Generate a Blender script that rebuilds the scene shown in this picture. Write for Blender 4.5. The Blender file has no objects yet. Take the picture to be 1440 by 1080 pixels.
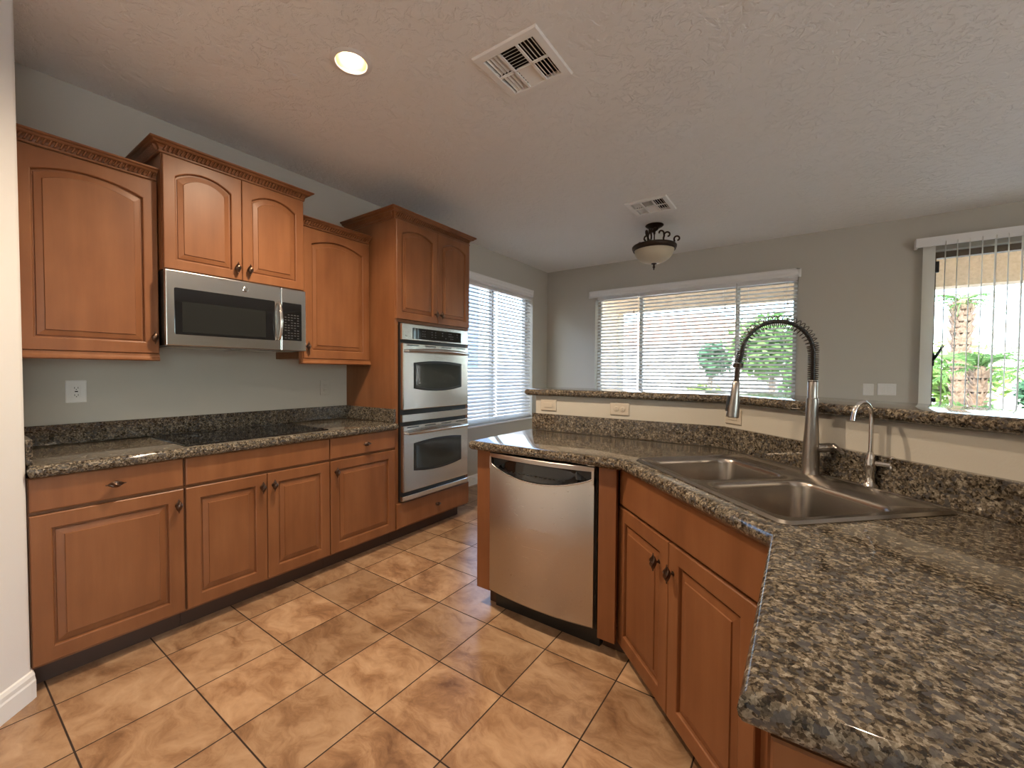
import bpy, bmesh, math, random
from mathutils import Vector, Matrix
random.seed(7)
R = math.radians
S = bpy.context.scene
COL = S.collection
PI = math.pi

# ------------------------------------------------------------------ camera
CAM = dict(loc=(3.1455, 0.1859, 1.3133), yaw=0.6085, pitch=-0.0274, roll=0.0059, f=587.94)
cy, sy = math.cos(CAM['yaw']), math.sin(CAM['yaw'])
cp, sp = math.cos(CAM['pitch']), math.sin(CAM['pitch'])
Fv = Vector((-sy*cp, cy*cp, sp)); Rv = Vector((cy, sy, 0)); Uv = Rv.cross(Fv)
cr, sr = math.cos(CAM['roll']), math.sin(CAM['roll'])
R2 = Rv*cr + Uv*sr; U2 = Uv*cr - Rv*sr
cd = bpy.data.cameras.new('camera'); cam = bpy.data.objects.new('camera', cd); COL.objects.link(cam)
m = Matrix.Identity(4)
for i in range(3):
    m[i][0] = R2[i]; m[i][1] = U2[i]; m[i][2] = -Fv[i]; m[i][3] = CAM['loc'][i]
cam.matrix_world = m
cd.sensor_width = 36; cd.lens = 36*CAM['f']/1440; cd.clip_start = 0.02; cd.clip_end = 300
S.camera = cam

# ------------------------------------------------------------------ sky, sun, exposure
W = bpy.data.worlds.new('world'); S.world = W; W.use_nodes = True
wn = W.node_tree; wn.nodes.clear()
sky = wn.nodes.new('ShaderNodeTexSky'); sky.sky_type = 'NISHITA'; sky.sun_disc = False
sky.sun_elevation = R(44); sky.sun_rotation = R(185); sky.dust_density = 1.6; sky.ozone_density = 2.0
bg = wn.nodes.new('ShaderNodeBackground'); bg.inputs[1].default_value = 1.3
wo = wn.nodes.new('ShaderNodeOutputWorld')
wn.links.new(sky.outputs[0], bg.inputs[0]); wn.links.new(bg.outputs[0], wo.inputs[0])

def lamp(kind, name, loc, energy, color, **kw):
    l = bpy.data.lights.new(name, kind); l.energy = energy; l.color = color
    for k, v in kw.items(): setattr(l, k, v)
    o = bpy.data.objects.new(name, l); COL.objects.link(o); o.location = loc
    return o
sun = lamp('SUN', 'sun', (8, -6, 14), 10.0, (1, .95, .86), angle=R(.6))
sun.rotation_euler = Vector((.06, .72, -.69)).to_track_quat('-Z', 'Y').to_euler()

S.view_settings.view_transform = 'Standard'; S.view_settings.look = 'None'
S.view_settings.gamma = 1; S.view_settings.use_curve_mapping = False
S.view_settings.exposure = 0.80
S.cycles.use_denoising = True
S.cycles.max_bounces = 10; S.cycles.diffuse_bounces = 6; S.cycles.glossy_bounces = 5
S.cycles.transparent_max_bounces = 12; S.cycles.sample_clamp_indirect = 6
S.cycles.caustics_reflective = False; S.cycles.caustics_refractive = False

CAN_GLOW = 7
CAN_COLOR = (1.0, .80, .58)
CAN_POWER = 108

# ------------------------------------------------------------------ materials
class NT:
    def __init__(s, name):
        s.m = bpy.data.materials.new(name); s.m.use_nodes = True
        s.t = s.m.node_tree; s.b = s.t.nodes['Principled BSDF']; s.o = s.t.nodes['Material Output']
    def n(s, typ, **kw):
        nd = s.t.nodes.new('ShaderNode'+typ)
        for k, v in kw.items():
            if k.startswith('i_'):
                key = k[2:].replace('_', ' ')
                nd.inputs[key].default_value = v
            else: setattr(nd, k, v)
        return nd
    def l(s, a, b): s.t.links.new(a, b)
    def base(s, col, rough=.5, metal=0, spec=.5):
        s.b.inputs['Base Color'].default_value = (*col, 1); s.b.inputs['Roughness'].default_value = rough
        s.b.inputs['Metallic'].default_value = metal; s.b.inputs['Specular IOR Level'].default_value = spec
    def ramp(s, fac, stops, interp='LINEAR'):
        r = s.n('ValToRGB'); r.color_ramp.interpolation = interp
        el = r.color_ramp.elements
        while len(el) < len(stops): el.new(.5)
        for e, (p, c) in zip(el, stops):
            e.position = p; e.color = (*c, 1) if len(c) == 3 else c
        s.l(fac, r.inputs[0]); return r
    def bump(s, h, strength=.2, dist=.01, normal=None):
        b = s.n('Bump'); b.inputs['Strength'].default_value = strength; b.inputs['Distance'].default_value = dist
        s.l(h, b.inputs['Height']); s.l(b.outputs[0], s.b.inputs['Normal']); return b

def simple(name, col, rough=.5, metal=0, spec=.5):
    x = NT(name); x.base(col, rough, metal, spec); return x.m

def make_wood():
    x = NT('stained_maple'); x.base((.4, .15, .06), .38, spec=.35)
    tc = x.n('TexCoord'); oi = x.n('ObjectInfo')
    mul = x.n('Math', operation='MULTIPLY'); mul.inputs[1].default_value = 37.0; x.l(oi.outputs['Random'], mul.inputs[0])
    add = x.n('VectorMath', operation='ADD'); x.l(tc.outputs['Object'], add.inputs[0]); x.l(mul.outputs[0], add.inputs[1])
    mp = x.n('Mapping'); mp.inputs['Scale'].default_value = (16, 16, 1.3); x.l(add.outputs[0], mp.inputs[0])
    n1 = x.n('TexNoise', i_Scale=1.0, i_Detail=5, i_Roughness=.6); x.l(mp.outputs[0], n1.inputs['Vector'])
    mp2 = x.n('Mapping'); mp2.inputs['Scale'].default_value = (5, 5, 2.2); x.l(add.outputs[0], mp2.inputs[0])
    n2 = x.n('TexNoise', i_Scale=1.0, i_Detail=3); x.l(mp2.outputs[0], n2.inputs['Vector'])
    mx = x.n('Math', operation='MULTIPLY_ADD'); mx.inputs[1].default_value = .42
    x.l(n1.outputs[0], mx.inputs[0])
    m3 = x.n('Math', operation='MULTIPLY'); m3.inputs[1].default_value = .58; x.l(n2.outputs[0], m3.inputs[0]); x.l(m3.outputs[0], mx.inputs[2])
    r = x.ramp(mx.outputs[0], [(.3, (.165, .060, .022)), (.5, (.218, .085, .033)), (.72, (.275, .116, .048))])
    x.l(r.outputs[0], x.b.inputs['Base Color'])
    return x.m

def make_granite():
    x = NT('speckled_granite'); x.base((.1, .08, .06), .10, spec=.62)
    tc = x.n('TexCoord')
    nz = x.n('TexNoise', i_Scale=190, i_Detail=3); x.l(tc.outputs['Object'], nz.inputs['Vector'])
    mixv = x.n('Mix', data_type='VECTOR'); mixv.inputs[0].default_value = .008
    x.l(tc.outputs['Object'], mixv.inputs[4]); x.l(nz.outputs['Color'], mixv.inputs[5])
    v1 = x.n('TexVoronoi', i_Scale=230); x.l(mixv.outputs[1], v1.inputs['Vector'])
    v2 = x.n('TexVoronoi', i_Scale=118); x.l(mixv.outputs[1], v2.inputs['Vector'])
    s1 = x.n('SeparateColor'); x.l(v1.outputs['Color'], s1.inputs[0]); s2 = x.n('SeparateColor'); x.l(v2.outputs['Color'], s2.inputs[0])
    n2 = x.n('TexNoise', i_Scale=150, i_Detail=4, i_Roughness=.75); x.l(tc.outputs['Object'], n2.inputs['Vector'])
    n3 = x.n('TexNoise', i_Scale=9, i_Detail=2); x.l(tc.outputs['Object'], n3.inputs['Vector'])
    def madd(o, k, prev=None):
        q = x.n('Math', operation='MULTIPLY_ADD'); q.inputs[1].default_value = k; x.l(o, q.inputs[0])
        if prev is None: q.inputs[2].default_value = 0
        else: x.l(prev, q.inputs[2])
        return q.outputs[0]
    n4 = x.n('TexNoise', i_Scale=48, i_Detail=3); x.l(tc.outputs['Object'], n4.inputs['Vector'])
    v = madd(s1.outputs[0], .22); v = madd(s2.outputs[0], .20, v); v = madd(n2.outputs[0], .26, v); v = madd(n4.outputs[0], .28, v); v = madd(n3.outputs[0], .08, v)
    r = x.ramp(v, [(.33, (.012, .009, .007)), (.42, (.032, .024, .016)), (.49, (.072, .056, .037)), (.55, (.130, .105, .073)), (.63, (.205, .172, .128)), (.73, (.32, .28, .22))])
    gr = x.ramp(s2.outputs[1], [(.0, (.0,)*3), (.74, (.0,)*3), (.80, (.8,)*3)])
    mc = x.n('Mix', data_type='RGBA'); x.l(gr.outputs[0], mc.inputs[0]); x.l(r.outputs[0], mc.inputs[6]); mc.inputs[7].default_value = (.066, .063, .064, 1)
    x.l(mc.outputs[2], x.b.inputs['Base Color'])
    rr = x.ramp(n2.outputs[0], [(.3, (.045,)*3), (.7, (.10,)*3)]); x.l(rr.outputs[0], x.b.inputs['Roughness'])
    return x.m

TS, TX, TY = .3498, 2.1656, 1.1805
def make_tile():
    x = NT('slate_look_floor_tile'); x.base((.4, .22, .11), .3, spec=.45)
    tc = x.n('TexCoord')
    mp = x.n('Mapping'); mp.inputs['Location'].default_value = (-TX/TS+20, -TY/TS+20, 0); mp.inputs['Scale'].default_value = (1/TS, 1/TS, 1)
    x.l(tc.outputs['Object'], mp.inputs[0])
    fl = x.n('VectorMath', operation='FLOOR'); x.l(mp.outputs[0], fl.inputs[0])
    fr = x.n('VectorMath', operation='FRACTION'); x.l(mp.outputs[0], fr.inputs[0])
    wnz = x.n('TexWhiteNoise', noise_dimensions='3D'); x.l(fl.outputs[0], wnz.inputs['Vector'])
    sf = x.n('SeparateXYZ'); x.l(fr.outputs[0], sf.inputs[0])
    def edge(o):
        a = x.n('Math', operation='SUBTRACT'); a.inputs[1].default_value = .5; x.l(o, a.inputs[0])
        b = x.n('Math', operation='ABSOLUTE'); x.l(a.outputs[0], b.inputs[0]); return b.outputs[0]
    mx = x.n('Math', operation='MAXIMUM'); x.l(edge(sf.outputs[0]), mx.inputs[0]); x.l(edge(sf.outputs[1]), mx.inputs[1])
    gm = x.n('MapRange', i_From_Min=.4905, i_From_Max=.4940); x.l(mx.outputs[0], gm.inputs[0])
    # veins: each tile its own shift
    sc = x.n('VectorMath', operation='SCALE'); sc.inputs['Scale'].default_value = 9; x.l(wnz.outputs['Color'], sc.inputs[0])
    ad = x.n('VectorMath', operation='ADD'); x.l(tc.outputs['Object'], ad.inputs[0]); x.l(sc.outputs[0], ad.inputs[1])
    n0 = x.n('TexNoise', i_Scale=4.2, i_Detail=3); x.l(ad.outputs[0], n0.inputs['Vector'])
    wv = x.n('Mix', data_type='VECTOR'); wv.inputs[0].default_value = .20; x.l(ad.outputs[0], wv.inputs[4]); x.l(n0.outputs['Color'], wv.inputs[5])
    mp3 = x.n('Mapping'); mp3.inputs['Rotation'].default_value = (0, 0, .6); mp3.inputs['Scale'].default_value = (1, 1.9, 1); x.l(wv.outputs[1], mp3.inputs[0])
    n1 = x.n('TexNoise', i_Scale=5.0, i_Detail=8, i_Roughness=.68, i_Distortion=.35); x.l(mp3.outputs[0], n1.inputs['Vector'])
    r = x.ramp(n1.outputs[0], [(.28, (.150, .074, .038)), (.42, (.300, .165, .086)), (.54, (.430, .264, .150)), (.70, (.540, .358, .220))])
    tone = x.n('MapRange', i_To_Min=.74, i_To_Max=1.08); x.l(wnz.outputs['Value'], tone.inputs[0])
    hs = x.n('Mix', data_type='RGBA', blend_type='MULTIPLY'); hs.inputs[0].default_value = 1
    x.l(r.outputs[0], hs.inputs[6]); x.l(tone.outputs[0], hs.inputs[7])
    gc = x.n('Mix', data_type='RGBA'); x.l(gm.outputs[0], gc.inputs[0]); x.l(hs.outputs[2], gc.inputs[6]); gc.inputs[7].default_value = (.028, .014, .008, 1)
    x.l(gc.outputs[2], x.b.inputs['Base Color'])
    ro = x.n('MapRange', i_To_Min=.30, i_To_Max=.9); x.l(gm.outputs[0], ro.inputs[0]); x.l(ro.outputs[0], x.b.inputs['Roughness'])
    h = x.n('Math', operation='MULTIPLY_ADD'); h.inputs[1].default_value = -1.0; x.l(gm.outputs[0], h.inputs[0])
    hh = x.n('Math', operation='MULTIPLY'); hh.inputs[1].default_value = .25; x.l(n1.outputs[0], hh.inputs[0]); x.l(hh.outputs[0], h.inputs[2])
    x.bump(h.outputs[0], .35, .004)
    return x.m

def make_paint(name, col, scale, strength, dist, rough=.75):
    x = NT(name); x.base(col, rough, spec=.2)
    tc = x.n('TexCoord')
    n1 = x.n('TexNoise', i_Scale=scale, i_Detail=4, i_Roughness=.55); x.l(tc.outputs['Object'], n1.inputs['Vector'])
    x.bump(n1.outputs[0], strength, dist)
    return x.m

def make_knockdown():
    x = NT('knockdown_ceiling'); x.base((.86, .84, .81), .8, spec=.2)
    tc = x.n('TexCoord')
    n0 = x.n('TexNoise', i_Scale=9, i_Detail=2); x.l(tc.outputs['Object'], n0.inputs['Vector'])
    wv = x.n('Mix', data_type='VECTOR'); wv.inputs[0].default_value = .10; x.l(tc.outputs['Object'], wv.inputs[4]); x.l(n0.outputs['Color'], wv.inputs[5])
    n1 = x.n('TexNoise', i_Scale=26, i_Detail=5, i_Roughness=.55); x.l(wv.outputs[1], n1.inputs['Vector'])
    r = x.ramp(n1.outputs[0], [(.42, (0, 0, 0)), (.50, (.8,)*3), (.62, (1,)*3)])
    n2 = x.n('TexNoise', i_Scale=4, i_Detail=2); x.l(tc.outputs['Object'], n2.inputs['Vector'])
    mm = x.n('Math', operation='MULTIPLY'); x.l(r.outputs[0], mm.inputs[0]); x.l(n2.outputs[0], mm.inputs[1])
    x.bump(mm.outputs[0], .65, .010)
    return x.m

def make_steel(name, col=(.58, .56, .53), rough=.24, axis='x', amt=.06):
    x = NT(name); x.base(col, rough, 1)
    tc = x.n('TexCoord'); mp = x.n('Mapping'); x.l(tc.outputs['Object'], mp.inputs[0])
    mp.inputs['Scale'].default_value = {'x': (2, 300, 300), 'z': (300, 300, 2)}[axis]
    n1 = x.n('TexNoise', i_Scale=1, i_Detail=2); x.l(mp.outputs[0], n1.inputs['Vector'])
    mr = x.n('MapRange', i_To_Min=rough-amt, i_To_Max=rough+amt); x.l(n1.outputs[0], mr.inputs[0]); x.l(mr.outputs[0], x.b.inputs['Roughness'])
    x.bump(n1.outputs[0], .03, .001)
    return x.m

def make_glass(name, tint=(1, 1, 1)):
    x = NT(name); x.t.nodes.remove(x.b)
    tr = x.n('BsdfTransparent'); tr.inputs[0].default_value = (*tint, 1)
    gl = x.n('BsdfGlossy'); gl.inputs['Roughness'].default_value = .02
    fr = x.n('Fresnel'); mx = x.n('MixShader'); ge = x.n('NewGeometry'); ir = x.n('MapRange', i_To_Min=1.45, i_To_Max=1/1.45)
    x.l(ge.outputs['Backfacing'], ir.inputs[0]); x.l(ir.outputs[0], fr.inputs['IOR'])
    x.l(fr.outputs[0], mx.inputs[0]); x.l(tr.outputs[0], mx.inputs[1]); x.l(gl.outputs[0], mx.inputs[2]); x.l(mx.outputs[0], x.o.inputs[0])
    return x.m

def make_translucent(name, col, frac, rough=.5):
    x = NT(name); x.base(col, rough, spec=.3)
    tl = x.n('BsdfTranslucent'); tl.inputs[0].default_value = (*col, 1)
    mx = x.n('MixShader'); mx.inputs[0].default_value = frac
    x.l(x.b.outputs[0], mx.inputs[1]); x.l(tl.outputs[0], mx.inputs[2]); x.l(mx.outputs[0], x.o.inputs[0])
    return x.m

def make_noisy(name, stops, scale, rough=.8, bump=0, detail=5):
    x = NT(name); x.base((.5, .5, .5), rough, spec=.2)
    tc = x.n('TexCoord'); n1 = x.n('TexNoise', i_Scale=scale, i_Detail=detail); x.l(tc.outputs['Object'], n1.inputs['Vector'])
    r = x.ramp(n1.outputs[0], stops); x.l(r.outputs[0], x.b.inputs['Base Color'])
    if bump: x.bump(n1.outputs[0], bump, .02)
    return x.m

def emit(name, col, strength):
    x = NT(name); x.base(col, .5)
    x.b.inputs['Emission Color'].default_value = (*col, 1); x.b.inputs['Emission Strength'].default_value = strength
    return x.m

M = dict(
    wood=make_wood(), granite=make_granite(), tile=make_tile(),
    wall=make_paint('greige_wall_paint', (.50, .468, .405), 130, .12, .003),
    wall_near=make_paint('pale_wall_paint', (.74, .72, .70), 130, .12, .003),
    ceiling=make_knockdown(),
    white=simple('white_trim_paint', (.78, .76, .73), .4),
    plate=simple('white_plastic_plate', (.72, .70, .66), .35),
    almond=simple('almond_plastic_plate', (.50, .44, .36), .4),
    steel=make_steel('brushed_steel_horizontal', (.74, .72, .69), .19, axis='x', amt=.05), steelv=make_steel('brushed_steel_vertical', (.55, .50, .45), .30, axis='x'),
    polished=simple('polished_steel', (.66, .63, .60), .14, 1), nickel=make_steel('brushed_nickel', (.36, .33, .30), .32, 'z', .04),
    sinksteel=simple('satin_sink_steel', (.40, .365, .325), .25, 1),
    black=simple('black_plastic', (.012, .012, .012), .35), blackglass=simple('black_glass', (.008, .008, .009), .04, 0, .6),
    ovenglass=simple('dark_oven_glass', (.03, .036, .034), .06, 0, .7),
    mwscreen=simple('dark_screen_glass', (.017, .018, .017), .05, 0, .40),
    dark=simple('dark_outlet_slot', (.02, .014, .010), .7), legend=simple('grey_legend_print', (.05, .05, .05), .5),  # dark: near-black colour of the outlet slots
    toe=simple('shaded_toe_kick', (.060, .026, .013), .5), ring=simple('faint_burner_print', (.022, .022, .022), .12, 0, .6),  # toe: shade of the recess put into the colour
    bronze=simple('dark_bronze', (.055, .036, .026), .38, .85), knob=simple('antique_copper', (.10, .06, .042), .30, .9),
    alabaster=make_translucent('alabaster_glass', (.78, .70, .54), .35, .3),
    slat=make_translucent('white_blind_slat', (.80, .80, .78), .22, .4), vane=make_translucent('ivory_vertical_vane', (.80, .78, .72), .45, .5),
    cord=simple('white_cord', (.7, .7, .68), .7), glass=make_glass('window_glass', (.96, .98, .97)),
    winframe=simple('almond_window_frame', (.50, .46, .40), .45), doorframe=simple('bronze_door_frame', (.16, .12, .085), .45),
    gold=simple('warm_reflector_cone', (.85, .62, .36), .3, .5), bulb=emit('glowing_bulb', (1, .70, .40), CAN_GLOW),
    ventwhite=simple('white_register_enamel', (.86, .84, .80), .4), duct=simple('duct_interior', (.025, .018, .015), .9),
    stucco=make_noisy('tan_stucco', [(.3, (.62, .47, .30)), (.7, (.74, .58, .40))], 30, .9, .3),
    block=make_noisy('white_block_wall', [(.3, (.70, .66, .62)), (.7, (.82, .79, .76))], 6, .9, .2),
    dimgravel=make_noisy('dimmed_side_yard_gravel', [(.3, (.16, .17, .19)), (.7, (.26, .27, .29))], 60, .95, .5),  # ground darkened to keep white bounce off the left blinds
    blueshade_wall=make_noisy('blue_shade_stucco', [(.3, (.26, .40, .58)), (.7, (.30, .44, .62))], 20, .9, .2),  # blue skylight on the shaded wall put into its colour
    gravel=make_noisy('pale_gravel', [(.3, (.50, .44, .38)), (.7, (.72, .66, .60))], 60, .95, .5),
    bounce_carpet=make_noisy('beige_bounce_carpet', [(.3, (.50, .44, .37)), (.7, (.60, .54, .46))], 90, .95, .4),
    slab=make_noisy('patio_concrete', [(.3, (.55, .51, .46)), (.7, (.66, .62, .57))], 12, .9),
    rooftile=make_noisy('clay_roof_tile', [(.3, (.45, .25, .18)), (.7, (.60, .36, .27))], 9, .9),
    leaf=make_translucent('green_leaf', (.10, .20, .05), .35, .5), leafdark=make_translucent('deep_green_leaf', (.05, .13, .06), .3, .5),
    leaflime=make_translucent('lime_leaf', (.17, .28, .06), .4, .5),
    trunk=make_noisy('palm_trunk_bark', [(.3, (.13, .085, .055)), (.7, (.27, .195, .14))], 14, .95, .6), bark=simple('grey_bark', (.2, .15, .11), .9),
)

# ------------------------------------------------------------------ mesh helpers
def tag(o, label, cat, group=None, kind=None):
    if label: o['label'] = label
    if cat: o['category'] = cat
    if group: o['group'] = group
    if kind: o['kind'] = kind
    return o
def thing(name, label, cat, loc=(0, 0, 0), rz=0, group=None):
    o = bpy.data.objects.new(name, None); COL.objects.link(o); o.location = loc; o.rotation_euler = (0, 0, rz)
    o.empty_display_size = .1
    return tag(o, label, cat, group)
def pm(o):
    return Matrix.Translation(o.location) @ o.rotation_euler.to_matrix().to_4x4()
def part(name, bm, mat, parent=None, loc=None, rot=None, smooth=None, world=False, label=None):
    if world and parent is not None:
        chain = Matrix.Identity(4); p = parent
        while p is not None: chain = pm(p) @ chain; p = p.parent
        bmesh.ops.transform(bm, matrix=chain.inverted(), verts=bm.verts)
    bmesh.ops.recalc_face_normals(bm, faces=bm.faces)
    me = bpy.data.meshes.new(name); bm.to_mesh(me); bm.free()
    for mm in (mat if isinstance(mat, (list, tuple)) else [mat]): me.materials.append(mm)
    if smooth is not None:
        me.shade_smooth(); me.set_sharp_from_angle(angle=R(smooth))
    o = bpy.data.objects.new(name, me); COL.objects.link(o)
    if parent is not None: o.parent = parent
    if loc: o.location = loc
    if rot: o.rotation_euler = rot
    if label: o['label'] = label
    return o
def struct(name, bm, mat, label=None, cat=None, smooth=None):
    o = part(name, bm, mat, smooth=smooth); o['kind'] = 'structure'
    tag(o, label, cat); return o
def B(): return bmesh.new()
def face(bm, vs, mi=0):
    try:
        f = bm.faces.new(vs); f.material_index = mi; return f
    except ValueError: return None
def box(bm, x0, x1, y0, y1, z0, z1, mi=0, bev=0):
    c = [bm.verts.new(p) for p in ((x0,y0,z0),(x1,y0,z0),(x1,y1,z0),(x0,y1,z0),(x0,y0,z1),(x1,y0,z1),(x1,y1,z1),(x0,y1,z1))]
    fs = [face(bm, [c[i] for i in q], mi) for q in ((3,2,1,0),(4,5,6,7),(0,1,5,4),(1,2,6,5),(2,3,7,6),(3,0,4,7))]
    if bev:
        es = set(e for f in fs for e in f.edges)
        bmesh.ops.bevel(bm, geom=list(es), offset=bev, segments=2, affect='EDGES', profile=.5)
    return bm
def rings(bm, loops, cap0=False, cap1=False, closed=True, mi=0):
    vs = [[bm.verts.new(p) for p in lp] for lp in loops]
    n = len(vs[0])
    for a, b in zip(vs, vs[1:]):
        for i in range(n if closed else n-1):
            j = (i+1) % n
            face(bm, (a[i], a[j], b[j], b[i]), mi)
    if cap0: face(bm, vs[0][::-1], mi)
    if cap1: face(bm, vs[-1], mi)
    return vs
def lathe(bm, prof, c=(0, 0, 0), seg=24, mi=0, axis='z', cap=True):
    loops = []
    for r, z in prof:
        lp = []
        for k in range(seg):
            a = 2*PI*k/seg; x, y = r*math.cos(a), r*math.sin(a)
            lp.append(Vector(c) + (Vector((x, y, z)) if axis == 'z' else Vector((z, x, y)) if axis == 'x' else Vector((x, -z, y))))
        loops.append(lp)
    rings(bm, loops, cap, cap, True, mi)
    return bm
def tube(bm, pts, rad, seg=8, mi=0, caps=True):
    pts = [Vector(p) for p in pts]; n = len(pts)
    rr = rad if isinstance(rad, (list, tuple)) else [rad]*n
    up = None; loops = []
    for i, p in enumerate(pts):
        t = (pts[min(i+1, n-1)] - pts[max(i-1, 0)]).normalized()
        if up is None:
            up = Vector((0, 0, 1)) if abs(t.z) < .9 else Vector((1, 0, 0))
        s = t.cross(up)
        if s.length < 1e-5: s = t.orthogonal()
        s.normalize(); up = s.cross(t).normalized()
        loops.append([p + rr[i]*(math.cos(2*PI*k/seg)*s + math.sin(2*PI*k/seg)*up) for k in range(seg)])
    rings(bm, loops, caps, caps, True, mi); return bm
def offset_poly(poly, d):
    # d>0 grows a counter-clockwise polygon
    n = len(poly); out = []
    for i in range(n):
        p0, p1, p2 = (Vector(poly[(i+k) % n]) for k in (-1, 0, 1))
        a = (p1-p0).normalized(); b = (p2-p1).normalized()
        na = Vector((a.y, -a.x)); nb = Vector((b.y, -b.x))
        m_ = (na+nb); m_ = m_/max(m_.dot(na), .2)
        out.append(p1 + m_*d)
    return out
def fill(bm, loops_verts, mi=0):
    es = []
    for lv in loops_verts:
        for i in range(len(lv)):
            e = bm.edges.get((lv[i], lv[(i+1) % len(lv)])) or bm.edges.new((lv[i], lv[(i+1) % len(lv)]))
            es.append(e)
    r = bmesh.ops.triangle_fill(bm, edges=es, use_beauty=True)
    for g in r['geom']:
        if isinstance(g, bmesh.types.BMFace): g.material_index = mi
def slab(bm, poly, z0, z1, r=.02, hole=None, seg=8):
    zc = (z0+z1)/2; h = (z1-z0)/2; lps = []
    for k in range(seg+1):
        a = -PI/2 + PI*k/seg
        d = -r + r*math.cos(a)
        lps.append([(p.x, p.y, zc + h*math.sin(a)) for p in offset_poly(poly, d)])
    vs = rings(bm, lps)
    if hole:
        hb = [bm.verts.new((p[0], p[1], z0)) for p in hole]; ht = [bm.verts.new((p[0], p[1], z1)) for p in hole]
        for i in range(len(hole)):
            j = (i+1) % len(hole); face(bm, (hb[i], hb[j], ht[j], ht[i]))
        fill(bm, [vs[0], hb]); fill(bm, [vs[-1], ht])
    else:
        fill(bm, [vs[0]]); fill(bm, [vs[-1]])
    return bm
def rr(x0, x1, y0, y1, r, n=6):
    out = []
    for cx, cy_, a0 in ((x1-r, y0+r, -90), (x1-r, y1-r, 0), (x0+r, y1-r, 90), (x0+r, y0+r, 180)):
        for k in range(n+1):
            a = R(a0 + 90*k/n); out.append((cx + r*math.cos(a), cy_ + r*math.sin(a)))
    return out
def sweep(bm, path, prof, mi=0):
    # path: 2D polyline; prof: (out, z); outward = right of travel
    n = len(path); P = [Vector(p) for p in path]; loops = []
    for i in range(n):
        d = []
        if i > 0: d.append((P[i]-P[i-1]).normalized())
        if i < n-1: d.append((P[i+1]-P[i]).normalized())
        ns = [Vector((v.y, -v.x)) for v in d]
        nn = ns[0] if len(ns) == 1 else (ns[0]+ns[1])/max((ns[0]+ns[1]).dot(ns[0]), .2)
        loops.append([(P[i].x + nn.x*o, P[i].y + nn.y*o, z) for o, z in prof])
    rings(bm, loops, True, True, True, mi); return bm

# ------------------------------------------------------------------ room shell
H = 2.7945; YB = 5.6086; XR = 8.6; YR = -3.6
bm = B(); box(bm, -.4, XR+.3, YR-.3, YB+.15, -.12, 0); struct('floor', bm, M['tile'])
bm = B(); box(bm, 4.35, XR, YR, YB, 0, .012); struct('floor_bounce_carpet', bm, M['bounce_carpet'])  # unseen pale floor added to bounce light onto the ceiling
bm = B(); box(bm, -.4, XR+.3, YR-.3, YB+.25, H, H+.15); struct('ceiling', bm, M['ceiling'])
LW = (3.62, 5.20, .69, 2.39)           # left window y0 y1 z0 z1
bm = B()
box(bm, -.18, 0, YR, LW[0], 0, H); box(bm, -.18, 0, LW[1], YB+.18, 0, H)
box(bm, -.18, 0, LW[0], LW[1], 0, LW[2]); box(bm, -.18, 0, LW[0], LW[1], LW[3], H)
struct('wall_left', bm, M['wall'])
BW = (.765, 3.085, .92, 2.375); SD = (4.09, 6.5, 0.0, 2.46)
bm = B()
box(bm, 0, BW[0], YB, YB+.18, 0, H); box(bm, BW[0], BW[1], YB, YB+.18, 0, BW[2]); box(bm, BW[0], BW[1], YB, YB+.18, BW[3], H)
box(bm, BW[1], SD[0], YB, YB+.18, 0, H); box(bm, SD[0], SD[1], YB, YB+.18, SD[3], H); box(bm, SD[1], XR, YB, YB+.18, 0, H)
struct('wall_back', bm, M['wall'])
RW = (-3.4, .75, .05, 2.45)    # unseen window opening added on the right to bring in daylight
bm = B()
box(bm, XR, XR+.18, YR, RW[0], 0, H); box(bm, XR, XR+.18, RW[1], YB, 0, H); box(bm, XR, XR+.18, RW[0], RW[1], 0, RW[2]); box(bm, XR, XR+.18, RW[0], RW[1], RW[3], H)
struct('wall_right', bm, M['wall'])
bm = B()
box(bm, 1.55, XR+.18, YR-.18, YR, 0, H)
struct('wall_rear', bm, M['wall'])
# pantry wall with a 45 degree face; its rounded corner ends the left counter
cpts = [(0.0, .435), (.625, .435)]
c0 = Vector((.636, .430)); d45 = Vector((.7071, -.7071))
cpts += [(.640, .432), (.652, .424), (1.55, -.474), (1.55, YR), (0.0, YR)]
bm = B(); rings(bm, [[(x, y, 0) for x, y in cpts], [(x, y, H) for x, y in cpts]], True, True)
struct('wall_near', bm, M['wall_near'], smooth=40)
BBP = [(0, 0), (.014, 0), (.014, .07), (.011, .078), (.011, .095), (.006, .108), (0, .112)]
bm = B(); sweep(bm, [(1.55, -.474), (.652, .424), (.640, .434), (.60, .435)], BBP); struct('baseboard_near', bm, M['white'])
bm = B(); sweep(bm, [(0, YB), (0, 3.115)], [(o, z) for o, z in BBP]); 
for v in bm.verts: v.co.x = abs(v.co.x)
struct('baseboard_left', bm, M['white'])
bm = B(); sweep(bm, [(SD[0]-.03, YB), (.014, YB)], BBP)
for v in bm.verts: v.co.y = YB - abs(v.co.y - YB)
struct('baseboard_back', bm, M['white'])

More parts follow.
